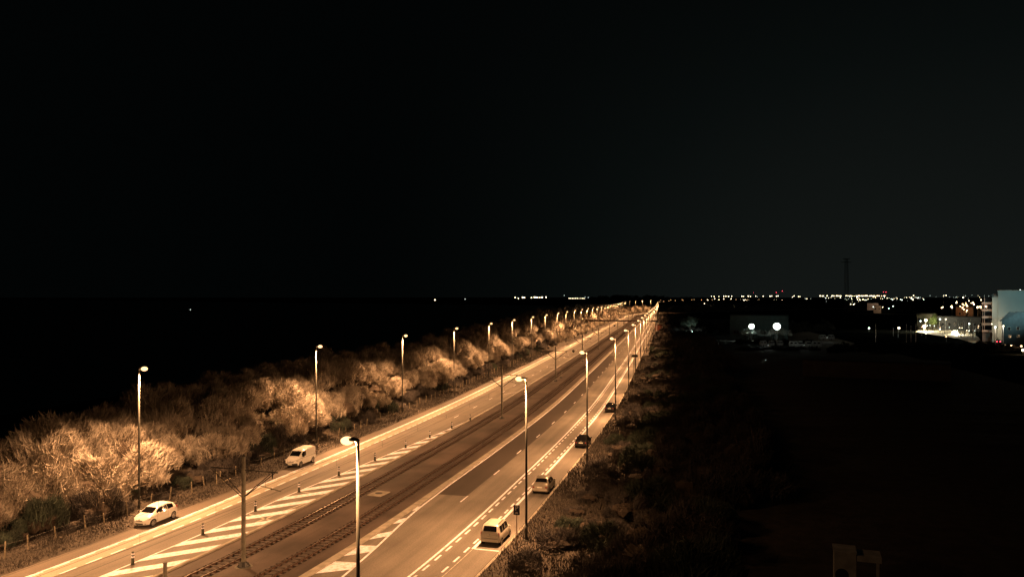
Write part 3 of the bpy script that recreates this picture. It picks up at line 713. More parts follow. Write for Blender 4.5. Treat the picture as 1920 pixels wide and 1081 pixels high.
# ---------------------------------------------------------------- thicket
def twig_mesh(name, seed, rad, hgt, count, length, width, rise=1.0, spread=1.0, curl=.35, wind=(0, 0), floor=.1):
    rg = np.random.default_rng(seed)
    lob = [(rg.uniform(-.6, .6)*rad, rg.uniform(-.6, .6)*rad, rg.uniform(.45, 1.05)*hgt, rg.uniform(.28, .62)*rad) for _ in range(7)]
    which = rg.integers(0, 7, count)
    th = rg.uniform(0, 2*np.pi, count); ph = np.arccos(rg.uniform(-.15, 1, count)); rr = rg.uniform(.45, 1, count)**.5
    L = np.array(lob); lx, ly, lh, lr = L[which].T
    x = lx + lr*rr*np.sin(ph)*np.cos(th); y = ly + lr*rr*np.sin(ph)*np.sin(th); z = np.maximum(floor*hgt, lh*(.45+.55*rr*np.cos(ph)))
    out = np.stack([x-lx*.4, y-ly*.4, np.zeros(count)], 1); out /= (np.linalg.norm(out, axis=1, keepdims=True)+1e-6)
    d = out*spread*rg.uniform(.3, 1, (count, 1)) + np.array([wind[0], wind[1], 0]) + rg.normal(0, .32, (count, 3)); d[:, 2] += rise*rg.uniform(.25, 1, count)
    d /= np.linalg.norm(d, axis=1, keepdims=True)
    ln = length*rg.uniform(.5, 1.25, count); p0 = np.stack([x, y, z], 1) - d*(ln*.5)[:, None]
    d2 = d + np.array([0, 0, curl]) + rg.normal(0, .15, (count, 3)); d2 /= np.linalg.norm(d2, axis=1, keepdims=True)
    p1 = p0 + d*(ln*.5)[:, None]; p2 = p1 + d2*(ln*.5)[:, None]
    side = np.cross(d, rg.normal(0, 1, (count, 3))); side /= (np.linalg.norm(side, axis=1, keepdims=True)+1e-6)
    wd = (width*rg.uniform(.5, 1.3, count))[:, None]*side*.5
    V = np.stack([p0-wd, p0+wd, p1+wd*.8, p1-wd*.8, p2], 1).reshape(-1, 3)
    base = np.arange(count)[:, None]*5
    quads = (base + np.array([0, 1, 2, 3])).astype(np.int32); tris = (base + np.array([3, 2, 4])).astype(np.int32)
    return V, quads, tris
def mesh_from(name, V, quads, tris, m):
    me = bpy.data.meshes.new(name); nq, ntr = len(quads), len(tris)
    me.vertices.add(len(V)); me.vertices.foreach_set('co', V.astype(np.float32).ravel())
    me.loops.add(nq*4+ntr*3); me.loops.foreach_set('vertex_index', np.concatenate([quads.ravel(), tris.ravel()]))
    me.polygons.add(nq+ntr); me.polygons.foreach_set('loop_start', np.concatenate([np.arange(nq)*4, nq*4+np.arange(ntr)*3]).astype(np.int32))
    me.update(calc_edges=True); me.materials.append(m); return me
def stems_mesh(seed, rad, hgt, n=7):
    rr = random.Random(seed); m = MB()
    for i in range(n):
        a = rr.uniform(0, 6.28); q = rr.uniform(.2, .6)*rad
        m.tube([(rr.uniform(-.2, .2), rr.uniform(-.2, .2), -.4), (q*.4*math.cos(a), q*.4*math.sin(a), hgt*.35), (q*math.cos(a+.3), q*math.sin(a+.3), hgt*.8)], [.07, .05, .015], 5)
    return m
def shrub_proto(name, seed, rad, hgt, count, length, width, mt, **k):
    t = thing(name, 'x', 'shrub'); stems_mesh(seed, rad, hgt).build('stems', M_stem, t)
    V, q, tr = twig_mesh(name, seed, rad, hgt, count, length, width, **k); me = mesh_from('twigs', V, q, tr, mt)
    o = bpy.data.objects.new('twigs', me); COL.objects.link(o); o.parent = t
    rr = random.Random(seed+5); m = MB()                             # dark core added so the gaps between twigs look shaded
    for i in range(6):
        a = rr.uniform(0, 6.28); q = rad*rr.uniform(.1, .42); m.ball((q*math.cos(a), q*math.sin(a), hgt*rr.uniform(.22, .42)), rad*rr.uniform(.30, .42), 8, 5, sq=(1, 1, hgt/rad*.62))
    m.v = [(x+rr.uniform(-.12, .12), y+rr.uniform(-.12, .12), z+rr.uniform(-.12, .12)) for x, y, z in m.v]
    m.build('shade_core', M_stem, t); return t
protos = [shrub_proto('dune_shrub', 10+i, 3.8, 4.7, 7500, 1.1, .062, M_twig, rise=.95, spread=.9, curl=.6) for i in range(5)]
rnd = random.Random(21); used = set()
def near_lamp(s): return ORD[min(11, max(0, round((s-45)/30)))]
def lab_l(s, row): return f'bare spiky dune shrub {("at the front edge", "halfway up the slope", "on the crest")[row]} nearest to the {near_lamp(s)} left street lamp'
nsh = 0
for row, (o, dz, sc) in enumerate(((-34.6, 0, .86), (-38.6, 0, 1.0), (-42.6, -.1, 1.05))):
    s = 14 + row*1.3
    while s < (300 if row < 3 else 240):
        oo = o + rnd.uniform(-.8, .8); k = rnd.randrange(5); f = sc*rnd.uniform(.82, 1.18)
        p = at(s, oo, dune(s, oo)-.15+dz); rz = rnd.uniform(0, 6.28)
        if k not in used: t = protos[k]; used.add(k); t.location = p; t.rotation_euler = (0, 0, rz); t['label'] = lab_l(s, row)
        else: t = dup(protos[k], p, rz, lab_l(s, row))
        t.scale = (f, f, f*rnd.uniform(.85, 1.12)); t['group'] = 'bare shrubs of the dune thicket'; nsh += 1
        s += rnd.uniform(3.6, 4.9)
# far thicket reads as one mass
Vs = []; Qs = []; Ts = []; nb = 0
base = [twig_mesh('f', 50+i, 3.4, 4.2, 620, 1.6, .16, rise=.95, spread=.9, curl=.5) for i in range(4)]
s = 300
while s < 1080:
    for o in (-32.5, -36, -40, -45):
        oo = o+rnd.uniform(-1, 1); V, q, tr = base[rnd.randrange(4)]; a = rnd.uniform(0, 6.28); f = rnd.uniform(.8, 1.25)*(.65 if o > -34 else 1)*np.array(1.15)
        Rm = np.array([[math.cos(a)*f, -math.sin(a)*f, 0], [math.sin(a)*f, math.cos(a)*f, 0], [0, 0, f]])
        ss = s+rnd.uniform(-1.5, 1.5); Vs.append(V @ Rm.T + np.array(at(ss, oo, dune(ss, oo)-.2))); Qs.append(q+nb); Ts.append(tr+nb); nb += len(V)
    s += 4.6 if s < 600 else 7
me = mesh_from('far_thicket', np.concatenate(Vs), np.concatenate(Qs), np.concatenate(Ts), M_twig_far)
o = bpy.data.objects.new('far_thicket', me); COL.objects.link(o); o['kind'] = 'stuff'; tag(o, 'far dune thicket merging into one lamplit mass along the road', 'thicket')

# right hand scrub
def lab_r(s, row): return f'dry scrub bush {("at the verge edge", "just inside the edge", "in mid scrub", "deep in the scrub", "at the dark outer edge")[row]} nearest to the {ORD[min(11, max(0, round((s-46.5)/30)+1))]} right street lamp'
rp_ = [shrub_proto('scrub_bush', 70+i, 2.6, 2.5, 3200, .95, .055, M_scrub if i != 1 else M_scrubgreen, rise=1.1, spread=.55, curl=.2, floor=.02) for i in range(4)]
used = set(); cnt = 0
for row, (o, sc) in enumerate(((8.2, .6), (11.4, .85), (15.0, 1.05), (18.8, 1.2), (23.2, 1.35))):
    s = 22 + row*1.1
    while s < 300 - row*25:
        if row > 3 and 26 < s < 60: s += 4.5; continue
        oo = o+rnd.uniform(-1.0, 1.0); k = rnd.randrange(4); f = sc*rnd.uniform(.7, 1.25); p = at(s, oo, rland(s, oo)-.1); rz = rnd.uniform(0, 6.28)
        if k not in used: t = rp_[k]; used.add(k); t.location = p; t.rotation_euler = (0, 0, rz); t['label'] = lab_r(s, row)
        else: t = dup(rp_[k], p, rz, lab_r(s, row))
        t.scale = (f, f, f*rnd.uniform(.8, 1.3)); t['group'] = 'dry scrub bushes on the right slope'; cnt += 1
        s += rnd.uniform(3.9, 5.4)
s = 20; q_ = None
while s < 290:
    oo = rnd.uniform(-34.0, -31.9); f = rnd.uniform(.45, .95); p = at(s, oo, dune(s, oo)-.25)
    t = dup(rp_[rnd.choice((0, 2, 3, 0, 2, 3, 1))], p, rnd.uniform(0, 6.28), f'dark low bush right behind the left fence nearest to the {near_lamp(s)} left street lamp'); t.scale = (f*rnd.uniform(.8, 1.3), f*rnd.uniform(.8, 1.3), f*rnd.uniform(.7, 1.5)); t['group'] = 'low bushes behind the left fence'
    s += rnd.uniform(1.2, 3.0)
print('shrubs', nsh, 'scrub', cnt)
Vs = []; Qs = []; Ts = []; nb = 0
base = [twig_mesh('f', 90+i, 3.4, 2.6, 420, 1.3, .15, rise=1.1, spread=.5, curl=.2) for i in range(3)]
s = 190
while s < 760:
    for o in (9, 12.5, 17, 22, 28):
        if s < 290 - (o-9)*6: continue
        oo = o+rnd.uniform(-1, 1); V, q, tr = base[rnd.randrange(3)]; a = rnd.uniform(0, 6.28); f = rnd.uniform(.8, 1.3)*(.7 if o < 12 else 1)
        Rm = np.array([[math.cos(a)*f, -math.sin(a)*f, 0], [math.sin(a)*f, math.cos(a)*f, 0], [0, 0, f*1.2]])
        Vs.append(V @ Rm.T + np.array(at(s, oo, -.2))); Qs.append(q+nb); Ts.append(tr+nb); nb += len(V)
    s += 5
me = mesh_from('far_scrub', np.concatenate(Vs), np.concatenate(Qs), np.concatenate(Ts), M_scrub)
o = bpy.data.objects.new('far_scrub', me); COL.objects.link(o); o['kind'] = 'stuff'; tag(o, 'far dim scrub merging into one mass right of the road', 'scrub')

# grass of the verges
def grass(name, lab, fo, s0, s1, count, seed, hf, m, hgt):
    rg = np.random.default_rng(seed); Vs = np.zeros((count, 3, 3)); i = 0
    u = rg.random(count)
    for i in range(count):
        s = s0 + (s1-s0)*u[i]**1.5; o = fo(rg.random()); g = n2(s*1.1, o*2.3)
        h = hf(s, o); x, y, _ = at(s, o); L = hgt*rg.uniform(.4, 1.3)*(1+.6*g); a = rg.uniform(0, 6.28); w = .022*(1+s/60)
        dx, dy = math.cos(a)*w, math.sin(a)*w; lx, ly = rg.normal(0, .35, 2)*L
        Vs[i] = ((x-dx, y-dy, h-.03), (x+dx, y+dy, h-.03), (x+lx, y+ly, h+L))
    V = Vs.reshape(-1, 3); T = np.arange(count*3, dtype=np.int32).reshape(-1, 3)
    me = mesh_from(name, V, np.zeros((0, 4), np.int32), T, m); o = bpy.data.objects.new(name, me); COL.objects.link(o); o['kind'] = 'stuff'; tag(o, lab, 'grass')
grass('left_verge_grass', 'short rough grass between the left asphalt edge and the fence', lambda r: -27.15-6.0*r**.8, 18, 260, 60000, 1, dune, M_tuft, .20)
grass('right_verge_grass', 'rough grass between the right asphalt edge and the scrub', lambda r: 4.55+14*r, 22, 240, 90000, 2, rland, M_tuft, .32)

# fences and stakes
def fence(name, lab, s0, s1, o, step, hgt):
    t = thing(name, lab, 'fence', at(s0, o, 0)); inv = Matrix.Translation(t.location).inverted(); rr = random.Random(5); s = s0; i = 0; pts = []
    while s < s1 and i < 98:
        oo = o+rr.uniform(-.15, .15); p = at(s, oo, dune(s, oo)); lean = rr.uniform(-.12, .12); h = hgt*rr.uniform(.85, 1.15)
        m = MB(); m.tube([(p[0], p[1], p[2]-.1), (p[0]+lean*h, p[1]+lean*.5*h, p[2]+h)], [.065, .05], 7); q = m.build('post', M_wood, t); q.matrix_parent_inverse = inv
        pts.append((p[0]+lean*h*.8, p[1]+lean*.4*h, p[2]+h*.8)); s += step*rr.uniform(.8, 1.2); i += 1
    for dz in (0, -.45):
        m = MB(); m.tube([(x, y, z+dz) for x, y, z in pts], .012, 4, False); q = m.build('wire', M_wire, t); q.matrix_parent_inverse = inv
fence('wire_fence', 'weathered post and wire fence along the foot of the dune', 24, 280, -30.35, 2.65, 1.15)
t = thing('broken_fence_frame', 'broken leaning timber frame with a fallen rail beside the left fence', 'fence frame', at(55.5, -29.6, .05), heading(55.5)+math.pi)
m = MB(); m.tube([(-1.0, 0, 0), (0.1, -.1, 1.35)], .05, 6); m.build('leaning_post', M_wood, t)
m = MB(); m.tube([(0.1, -.1, 1.3), (.15, 0, 0)], .05, 6); m.build('post', M_wood, t)
m = MB(); m.box((-1.3, .2, .22), (1.6, .14, .06), .2); m.build('fallen_rail', M_wood, t)
for i, (s, o, h, lab, mt) in enumerate(((47.5, 6.4, .8, 'short dark stake in the grass just right of the nearest right lamp foot', M_wood), (46.6, 5.0+1.9, .7, 'shorter stake in scrub next to the short dark stake', M_wood),
        (46.2, 9.0, 1.6, 'tall thin stake standing in the scrub right of the nearest right lamp', M_wood), (76.5, 5.0, .9, 'white marker post in the grass before the black hatchback', M_signwhite), (88, 8.0, 1.9, 'dark stake in the scrub beside the second right lamp', M_wood), (95, 4.8, .8, 'small pale marker post beyond the black hatchback', M_signwhite))):
    m = MB(); p = at(s, o, rland(s, o)); m.tube([(p[0], p[1], p[2]-.1), (p[0]+.05*h, p[1], p[2]+h)], [.06, .05], 7); m.cyl((p[0]+.05*h, p[1], p[2]+h-.005), .055, .03, 7)
    tag(m.build('stake', mt), lab, 'stake')

# ---------------------------------------------------------------- far wood on the dunes behind the bend
def wood(name, lab, spots, seed, m=M_wood_far):
    rr = np.random.default_rng(seed); mb_ = []; Qs = []; nb = 0; Ts = []
    for x, y, z, r, h in spots:
        V, q, tr = twig_mesh('w', int(rr.integers(1e6)), r, h, 260, h*.28, h*.10, rise=.6, spread=.8, curl=.2)
        mb_.append(V+np.array((x, y, z))); Qs.append(q+nb); Ts.append(tr+nb); nb += len(V)
    me = mesh_from(name, np.concatenate(mb_), np.concatenate(Qs), np.concatenate(Ts), m); o = bpy.data.objects.new(name, me); COL.objects.link(o); o['kind'] = 'stuff'; tag(o, lab, 'wood')
rr = random.Random(8); HILL = [(1060, 562), (1100, 556), (1135, 553), (1180, 551), (1225, 552), (1260, 555), (1340, 556), (1520, 560)]
spots = []
for i in range(150):
    px = 1075+rr.random()*440; D = rr.uniform(1500, 1900) if px > 1160 else rr.uniform(1350, 1700)
    x = (px-MIDX)*D/FPX; topz = EYE-(lerp(HILL, px)-HORIZON)*D/FPX; h = rr.uniform(8, 12); spots.append((x, D, max(-.3, topz-h*.92-rr.uniform(0, 5)), 10, h))
wood('dune_wood', 'dark wooded rise on the skyline where the road bends away', spots, 3)
mb = MB(); n = 60; vs = []
for i in range(n+1):
    px = 1040+i*8; hgt = EYE-(lerp(HILL, px)-HORIZON)*1500/FPX-10
    for j in range(7):
        D = 1330+j*100; vs.append(((px-MIDX)*D/FPX, D, -.4+max(0, hgt)*math.sin(math.pi*j/6)))
mb.add(vs, [(i*7+j, i*7+j+1, (i+1)*7+j+1, (i+1)*7+j) for i in range(n) for j in range(6)]); setting(mb.build('hill', M_wood_far, smooth=True))

# ---------------------------------------------------------------- lights of the coast and the town
def far_light(px, py, dist, size, g, lab, cat='lamp', group=None, post=True, name='town_lamp'):
    size *= .6; p = pix(px, py, dist); m = MB(); m.ball((0, 0, 0), size, 10, 6, mi=0)
    if post and p[2] > 1.0: m.tube([(0, 0, -p[2]-.3), (0, 0, -size*.5)], [.12, .08], 5, mi=1)
    o = m.build(name, [g, M_mast]); o.location = p; return tag(o, lab, cat, group)
rr = random.Random(31)
# port lights on the sea horizon, left of the dunes
for x, y, sz in ((966, 557.5, 4), (972, 559, 3.5), (980, 557.3, 6), (983.5, 557.5, 4), (996.5, 557.8, 4.5), (1002, 557, 5), (1005, 557, 5), (1008, 557.5, 4), (1012, 557.5, 4), (1016.5, 557, 5.5), (1024, 556.8, 5)):
    far_light(x, y, 4000, sz, G_warm, 'white port light in the bright cluster on the left sea horizon', 'port light', 'port lights on the left horizon')
for i in range(10):
    far_light(1067+i*3.1, 559.2+rr.uniform(-.2, .2), 3300, 2.3, G_warm, 'small light in the even chain right of the port lights', 'quay light', 'chain of quay lights')
for x, y in ((1097, 556.5), (1103, 557.5)): far_light(x, y, 3300, 2.2, G_dim, 'small pale light just above the right end of the quay chain', 'light', 'pale lights above the quay chain')
far_light(1058, 553.5, 3300, 2.0, G_dim, 'single pale light on a crane above the chain of quay lights', 'light')
for x, y, d, sz, lab in ((815.5, 562, 3000, 2.3, 'bright white ship light, brightest on the dark sea'), (872, 560.5, 3500, 1.6, 'faint ship light right of the bright ship light'), (357, 580, 1000, .45, 'faint buoy light farthest left on the sea')):
    p = pix(x, y, d); t = thing('ship', lab, 'ship', (p[0], p[1], 0), .3)
    h = max(2.0, p[2]); m = MB(); L = 30 if d > 2000 else 5
    m.add([(-L, -4, -.2), (L*.8, -4, -.2), (L, 0, -.2), (L*.8, 4, -.2), (-L, 4, -.2), (-L, -5, 1.6), (L*.85, -5, 1.6), (L*1.1, 0, 2), (L*.85, 5, 1.6), (-L, 5, 1.6)], [(0, 1, 6, 5), (1, 2, 7, 6), (2, 3, 8, 7), (3, 4, 9, 8), (4, 0, 5, 9), (5, 6, 7, 8, 9)]); m.build('hull', M_dark, t)
    m = MB(); m.box((-L*.6, 0, 2.0), (L*.4, 5, 1.5)); m.build('deckhouse', M_mast, t)
    m = MB(); m.ball((0, 0, h), sz, 8, 6); m.build('ship_light', G_warm if 'bright' in lab[:7] else G_dim, t)
# lamps along the far horizon right of the bend
for x, y, sz, g in ((1334, 555, 3, G_warm), (1339, 555.5, 3, G_warm), (1348, 555.5, 2.5, G_warm), (1357, 555, 3.5, G_warm), (1361, 555, 3.5, G_warm), (1366, 555.2, 4, G_warm), (1372, 555, 3, G_warm), (1391, 555, 4, G_warm), (1394, 555.2, 3, G_warm), (1403, 555, 4, G_warm), (1407, 555.3, 3, G_warm),
        (1417, 554.8, 3, G_warm), (1420, 556, 2, G_dim), (1431, 555, 3.5, G_warm), (1444, 555, 4, G_warm), (1447, 554.6, 3, G_warm), (1456, 554.8, 4, G_warm), (1459, 554.6, 3.5, G_warm), (1486, 556.5, 3, G_warm), (1489, 554.3, 3, G_warm), (1497, 555.5, 3, G_warm), (1500, 555.8, 3, G_warm),
        (1510, 559.5, 2.5, G_dim), (1513, 559.8, 3, G_warm), (1520, 559.8, 2, G_dim)):
    far_light(x, y, 3200, sz*.75, g, 'small warm light on the horizon between the road bend and the pylon', 'distant lamp', 'horizon lights left of the pylon')
x = 1334
for i in range(34):
    px = 1386+i*1.02 if i < 30 else 0
    if i % 1 == 0 and px: far_light(px, 562+rr.uniform(-.4, .6), 1900, 1.35+rr.random()*.6, G_warm, 'lamp in the dense bright row below the horizon lights', 'street lamp', 'dense row of far street lamps')
for px in (1421, 1425, 1429, 1434, 1438, 1449, 1452, 1455, 1461, 1467, 1469): far_light(px, 562+rr.uniform(-.4, .5), 1900, 1.25, G_warm, 'lamp in the looser right part of the row below the horizon', 'street lamp', 'looser far street lamps')
for px, py in ((1321, 569), (1327, 562), (1340, 560), (1348, 561.7), (1357, 560), (1371, 560)): far_light(px, py, 1450, 1.1, G_warm, 'lamp just right of where the road lamps end', 'street lamp', 'lamps beyond the bend')
# horizon lights right of the pylon: dense golden line and scattered ones below
for i in range(74):
    px = 1537+i*1.75+rr.uniform(-.5, .5)
    if 1552 < px < 1560 or 1578 < px < 1585 or 1660 < px < 1672 or rr.random() < .2: continue
    far_light(px, 554.3+rr.uniform(-.3, .4), 3600, 1.8+rr.random()*1.7, G_warm if rr.random() < .8 else G_orange, 'golden light in the long level line on the right horizon', 'distant lamp', 'level line of golden lights')
for i in range(70):
    px = rr.uniform(1545, 1735); py = 556.5+abs(rr.gauss(0, 3.6))
    if 1640 < px < 1660 and py > 560: continue
    far_light(px, py, rr.uniform(1300, 2300), rr.uniform(.4, 1.1), rr.choice((G_warm, G_warm, G_dim, G_cool)), 'scattered small light of the town below the golden line', 'distant lamp', 'scattered town lights', )
for i in range(26):
    px = rr.uniform(1700, 1880); py = 552.5+abs(rr.gauss(0, 4.5))
    if px > 1862: continue
    far_light(px, py, rr.uniform(900, 1700), rr.uniform(.25, .6), rr.choice((G_dim, G_dim, G_warm)), 'faint small light above the lit village street', 'distant lamp', 'faint lights above the village')
for px, py, g in ((1595, 570, G_warm), (1600, 570.5, G_warm), (1602, 569.5, G_warm), (1622, 562, G_warm), (1618, 561, G_warm), (1612, 561.5, G_warm), (1608, 561.5, G_warm), (1637.5, 575, G_cool), (1655, 575.5, G_warm), (1666.5, 578, G_cool), (1674.5, 573.7, G_cool), (1651, 585.5, G_cool), (1691, 562, G_cool), (1712, 562, G_warm), (1713, 553.5, G_warm), (1774, 553.4, G_warm)):
    far_light(px, py, 1000, .75, g, 'round lamp standing clear in the dark between horizon and pines', 'street lamp', 'clear lamps below the horizon')
for px, py, lab in ((1413, 548.5, 'faint dim red beacon, leftmost above the horizon'), (1455.5, 548, 'red beacon above the horizon left of the brighter one'), (1467, 545.3, 'highest red beacon above the horizon'), (1656.5, 547.2, 'left red beacon of a close pair over the town'), (1661, 547.2, 'right red beacon of a close pair over the town')):
    far_light(px, py, 3600, 2.4 if '1413' not in str(px) else 1.3, G_red, lab, 'beacon', name='warning_beacon')
# lattice pylon against the sky
t = thing('lattice_pylon', 'tall dark lattice mast rising above the right horizon', 'pylon', (0, 0, 0)); p = pix(1587, 555, 900); t.location = (p[0], p[1], 0); zt = EYE+70*900/FPX
m = MB()
for a, b in ((-1, -1), (1, -1), (1, 1), (-1, 1)): m.tube([(a*2.2, b*2.2, -.3), (a*1.2, b*1.2, zt)], .22, 4)
for q in range(14):
    z0 = zt*q/14; z1 = zt*(q+1)/14; w0 = 2.2-q/14; w1 = 2.2-(q+1)/14
    m.tube([(-w0, -w0, z0), (w1, -w1, z1)], .14, 4); m.tube([(w0, -w0, z0), (-w1, -w1, z1)], .14, 4)
m.build('lattice', M_dark, t); m = MB(); m.tube([(-6, 0, zt-4), (6, 0, zt-4)], .35, 5); m.tube([(-4, 0, zt), (4, 0, zt)], .35, 5); m.build('crossarm', M_dark, t)

# ---------------------------------------------------------------- sheds, floodlights, village
def spot(pos, to, power, col, size=100, blend=.6, soft=.3):
    l = bpy.data.lights.new('lamp_light', 'SPOT'); l.energy = power; l.color = col; l.spot_size = R(size); l.spot_blend = blend; l.shadow_soft_size = soft
    o = bpy.data.objects.new('lamp_light', l); COL.objects.link(o); o.location = pos; o.rotation_euler = (Vector(to)-Vector(pos)).to_track_quat('-Z', 'Y').to_euler(); return o
M_shedwall = mat('grey_metal_wall', (.09, .12, .12), .7, noise=.25, scale=.6); M_roof = mat('dark_roof', (.03, .032, .033), .8); M_window = mat('unlit_window', (.01, .012, .015), .1)
def turned(x, y): return -math.atan2(x, y)
def building(name, lab, x0, x1, y, depth, h, wall, roofh=0, wins=(), cat='building'):
    t = thing(name, lab, cat, ((x0+x1)/2, y, 0), turned((x0+x1)/2, y)); w = (x1-x0)*math.cos(turned((x0+x1)/2, y))
    m = MB(); m.box((0, depth/2, h/2-.2), (w, depth, h+.4)); m.build('wall', wall, t)
    m = MB()
    if roofh: m.add([(-w/2-.4, -.4, h), (w/2+.4, -.4, h), (w/2+.4, depth+.4, h), (-w/2-.4, depth+.4, h), (-w/2-.4, depth/2, h+roofh), (w/2+.4, depth/2, h+roofh)], [(0, 1, 5, 4), (2, 3, 4, 5), (0, 4, 3), (1, 2, 5), (0, 3, 2, 1)])
    else: m.box((0, depth/2, h+.32), (w+.5, depth+.5, .22))
    m.build('roof', M_roof, t)
    for wx, wz, ww, wh in wins:
        m = MB(); m.box((wx, -.03, wz), (ww, .10, wh)); f = m.build('window', M_concrete, t)
        m = MB(); m.box((wx, -.09, wz), (ww-.16, .05, wh-.16)); m.build('pane', M_window, f)
    return t
D = 340; X = lambda px, d=D: (px-MIDX)*d/FPX
t = building('warehouse', 'long low grey shed behind the two white floodlights', X(1368, 354), X(1478, 354), 354, 18, 10.6, M_shedwall, wins=[(-10, 3, 2.5, 1.5), (-4, 3, 2.5, 1.5), (2, 3, 2.5, 1.5)])
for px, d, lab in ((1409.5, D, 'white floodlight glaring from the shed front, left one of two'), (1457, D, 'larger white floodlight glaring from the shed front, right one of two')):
    p = pix(px, 611.5, d); r_ = 1.2 if px < 1430 else 1.6  # glass enlarged to the size of the lamp's glare
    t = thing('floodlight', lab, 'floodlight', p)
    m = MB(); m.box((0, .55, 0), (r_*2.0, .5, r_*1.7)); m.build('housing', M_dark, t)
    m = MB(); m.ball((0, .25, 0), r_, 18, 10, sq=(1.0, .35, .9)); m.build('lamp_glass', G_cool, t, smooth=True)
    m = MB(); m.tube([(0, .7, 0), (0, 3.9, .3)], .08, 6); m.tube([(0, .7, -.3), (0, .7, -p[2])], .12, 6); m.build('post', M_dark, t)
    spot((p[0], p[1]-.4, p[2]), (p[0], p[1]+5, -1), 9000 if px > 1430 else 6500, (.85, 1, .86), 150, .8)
    point((p[0], p[1]+1.6, p[2]+1.5), 110, (.6, 1, .9))  # added cool fill behind the floodlight, gives the shed wall a teal glow
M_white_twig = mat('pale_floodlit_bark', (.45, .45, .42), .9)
def bare_tree(name, lab, pos, h, seed, group=None, mt=M_twig, r=None, count=1500):
    t = thing(name, lab, 'tree', pos, 0, group); rr = random.Random(seed); m = MB()
    m.tube([(0, 0, -.3), (.1, 0, h*.25), (0, .1, h*.5), (.1, .1, h*.85)], [h*.028, h*.022, h*.014, .02], 7)
    for i in range(8):
        a = i*2.4; z = h*(.25+.07*i); L = h*.3; m.tube([(0, 0, z), (math.cos(a)*L*.6, math.sin(a)*L*.6, z+L*.4), (math.cos(a)*L, math.sin(a)*L, z+L*.95)], [h*.011, h*.007, .015], 5)
    m.build('trunk', M_stem, t)
    V, q, tr = twig_mesh(name, seed, r or h*.36, h*.72, count, h*.16, h*.008, rise=.8, spread=.8, curl=.25); V = V+np.array((0, 0, h*.26))
    me = mesh_from('crown', V, q, tr, mt); o = bpy.data.objects.new('crown', me); COL.objects.link(o); o.parent = t; return t
for i, (px, d, h) in enumerate(((1398, 344, 5.6), (1405, 343, 6.6), (1413, 344, 6.0), (1422, 345, 5.4), (1446, 344, 5.6), (1453, 343, 6.2), (1460, 344, 6.2), (1468, 345, 5.4), (1478, 344, 5.0), (1433, 346, 4.6))):
    bare_tree('bare_tree', 'bare tree lit white beneath the two floodlights', (X(px, d), d, 0), h*1.02, 200+i, 'bare trees beneath the floodlights', M_white_twig, count=700)
p = pix(1297, 622, 380); t = thing('yard_lamp', 'small white yard lamp under a pale tree left of the floodlights', 'lamp', p)
m = MB(); m.ball((0, 0, 0), .5, 10, 6, sq=(1, .5, 1)); m.build('lamp_glass', G_cool, t); m = MB(); m.tube([(0, 0, -p[2]), (0, 0, -.2)], .08, 5); m.build('post', M_dark, t)
point((p[0], p[1]-1.2, p[2]+.8), 800, (.8, 1, .85)); bare_tree('bare_tree', 'pale bare tree above the small yard lamp', (p[0], p[1]+3.5, 0), 11, 260, None, M_scrubgreen, 5.0)
# rows of parked caravans catching light, seen as broken white dashes
M_caravan = mat('white_caravan', (.5, .52, .5), .6, noise=.4, scale=1.5)
def caravan(px, py, d, L, lab, g):
    p = pix(px, py, d); t = thing('caravan', lab, 'caravan', (p[0], p[1], 0), rr.uniform(-.2, .2), g); m = MB()
    vs = []; prof = [(-L/2, .5), (-L/2-.1, 1.3), (-L/2+.35, 2.3), (L/2-.4, 2.35), (L/2+.1, 1.3), (L/2, .5)]
    for y in (-1, 1): vs += [(x, y, z) for x, z in prof]
    m.add(vs, [(0, 1, 2, 3, 4, 5), (11, 10, 9, 8, 7, 6)]+[(i, (i+1) % 6, 6+(i+1) % 6, 6+i) for i in range(6)]); b = m.build('body', M_caravan, t)
    m = MB()
    for x in (-L*.25, L*.2): m.box((x, -1.01, 1.65), (.9, .04, .5))
    m.build('window', M_window, t); m = MB(); m.cyl((0, -1.05, .32), .32, .2, 12, 'y'); m.build('wheel', M_rubber, t)
for px in (1431, 1446, 1462): caravan(px, 651, 300, rr.uniform(1.8, 2.9), 'white caravan in the short row below the two floodlights', 'caravans below the floodlights')
for px in (1486, 1498, 1513, 1530): caravan(px+rr.uniform(-2, 2), 651, 296, rr.uniform(1.8, 3.4), 'white caravan in the longer row right of the floodlights', 'caravans right of the floodlights')
for px in (1542, 1558): caravan(px, 637.5, 345, 2.6, 'white caravan standing apart behind the longer row', 'caravans standing apart')
for px, py in ((1440, 646.5), (1508, 646.5), (1551, 632)):
    p = pix(px, py, 288 if py > 640 else 335); t = thing('camp_lamp', f'small dim lamp over the {"short left" if px < 1450 else "longer middle" if px < 1520 else "separate right"} row of caravans', 'lamp', p)
    m = MB(); m.cyl((0, 0, 0), .14, .08, 8); m.tube([(0, 0, -p[2]), (0, 0, 0)], .05, 5); m.build('post', M_dark, t); m = MB(); m.ball((0, 0, -.02), .10, 8, 5); m.build('lamp_glass', G_dim, t)
    point((p[0], p[1]-.5, p[2]+.6), 90, (.85, .95, .85), .2)
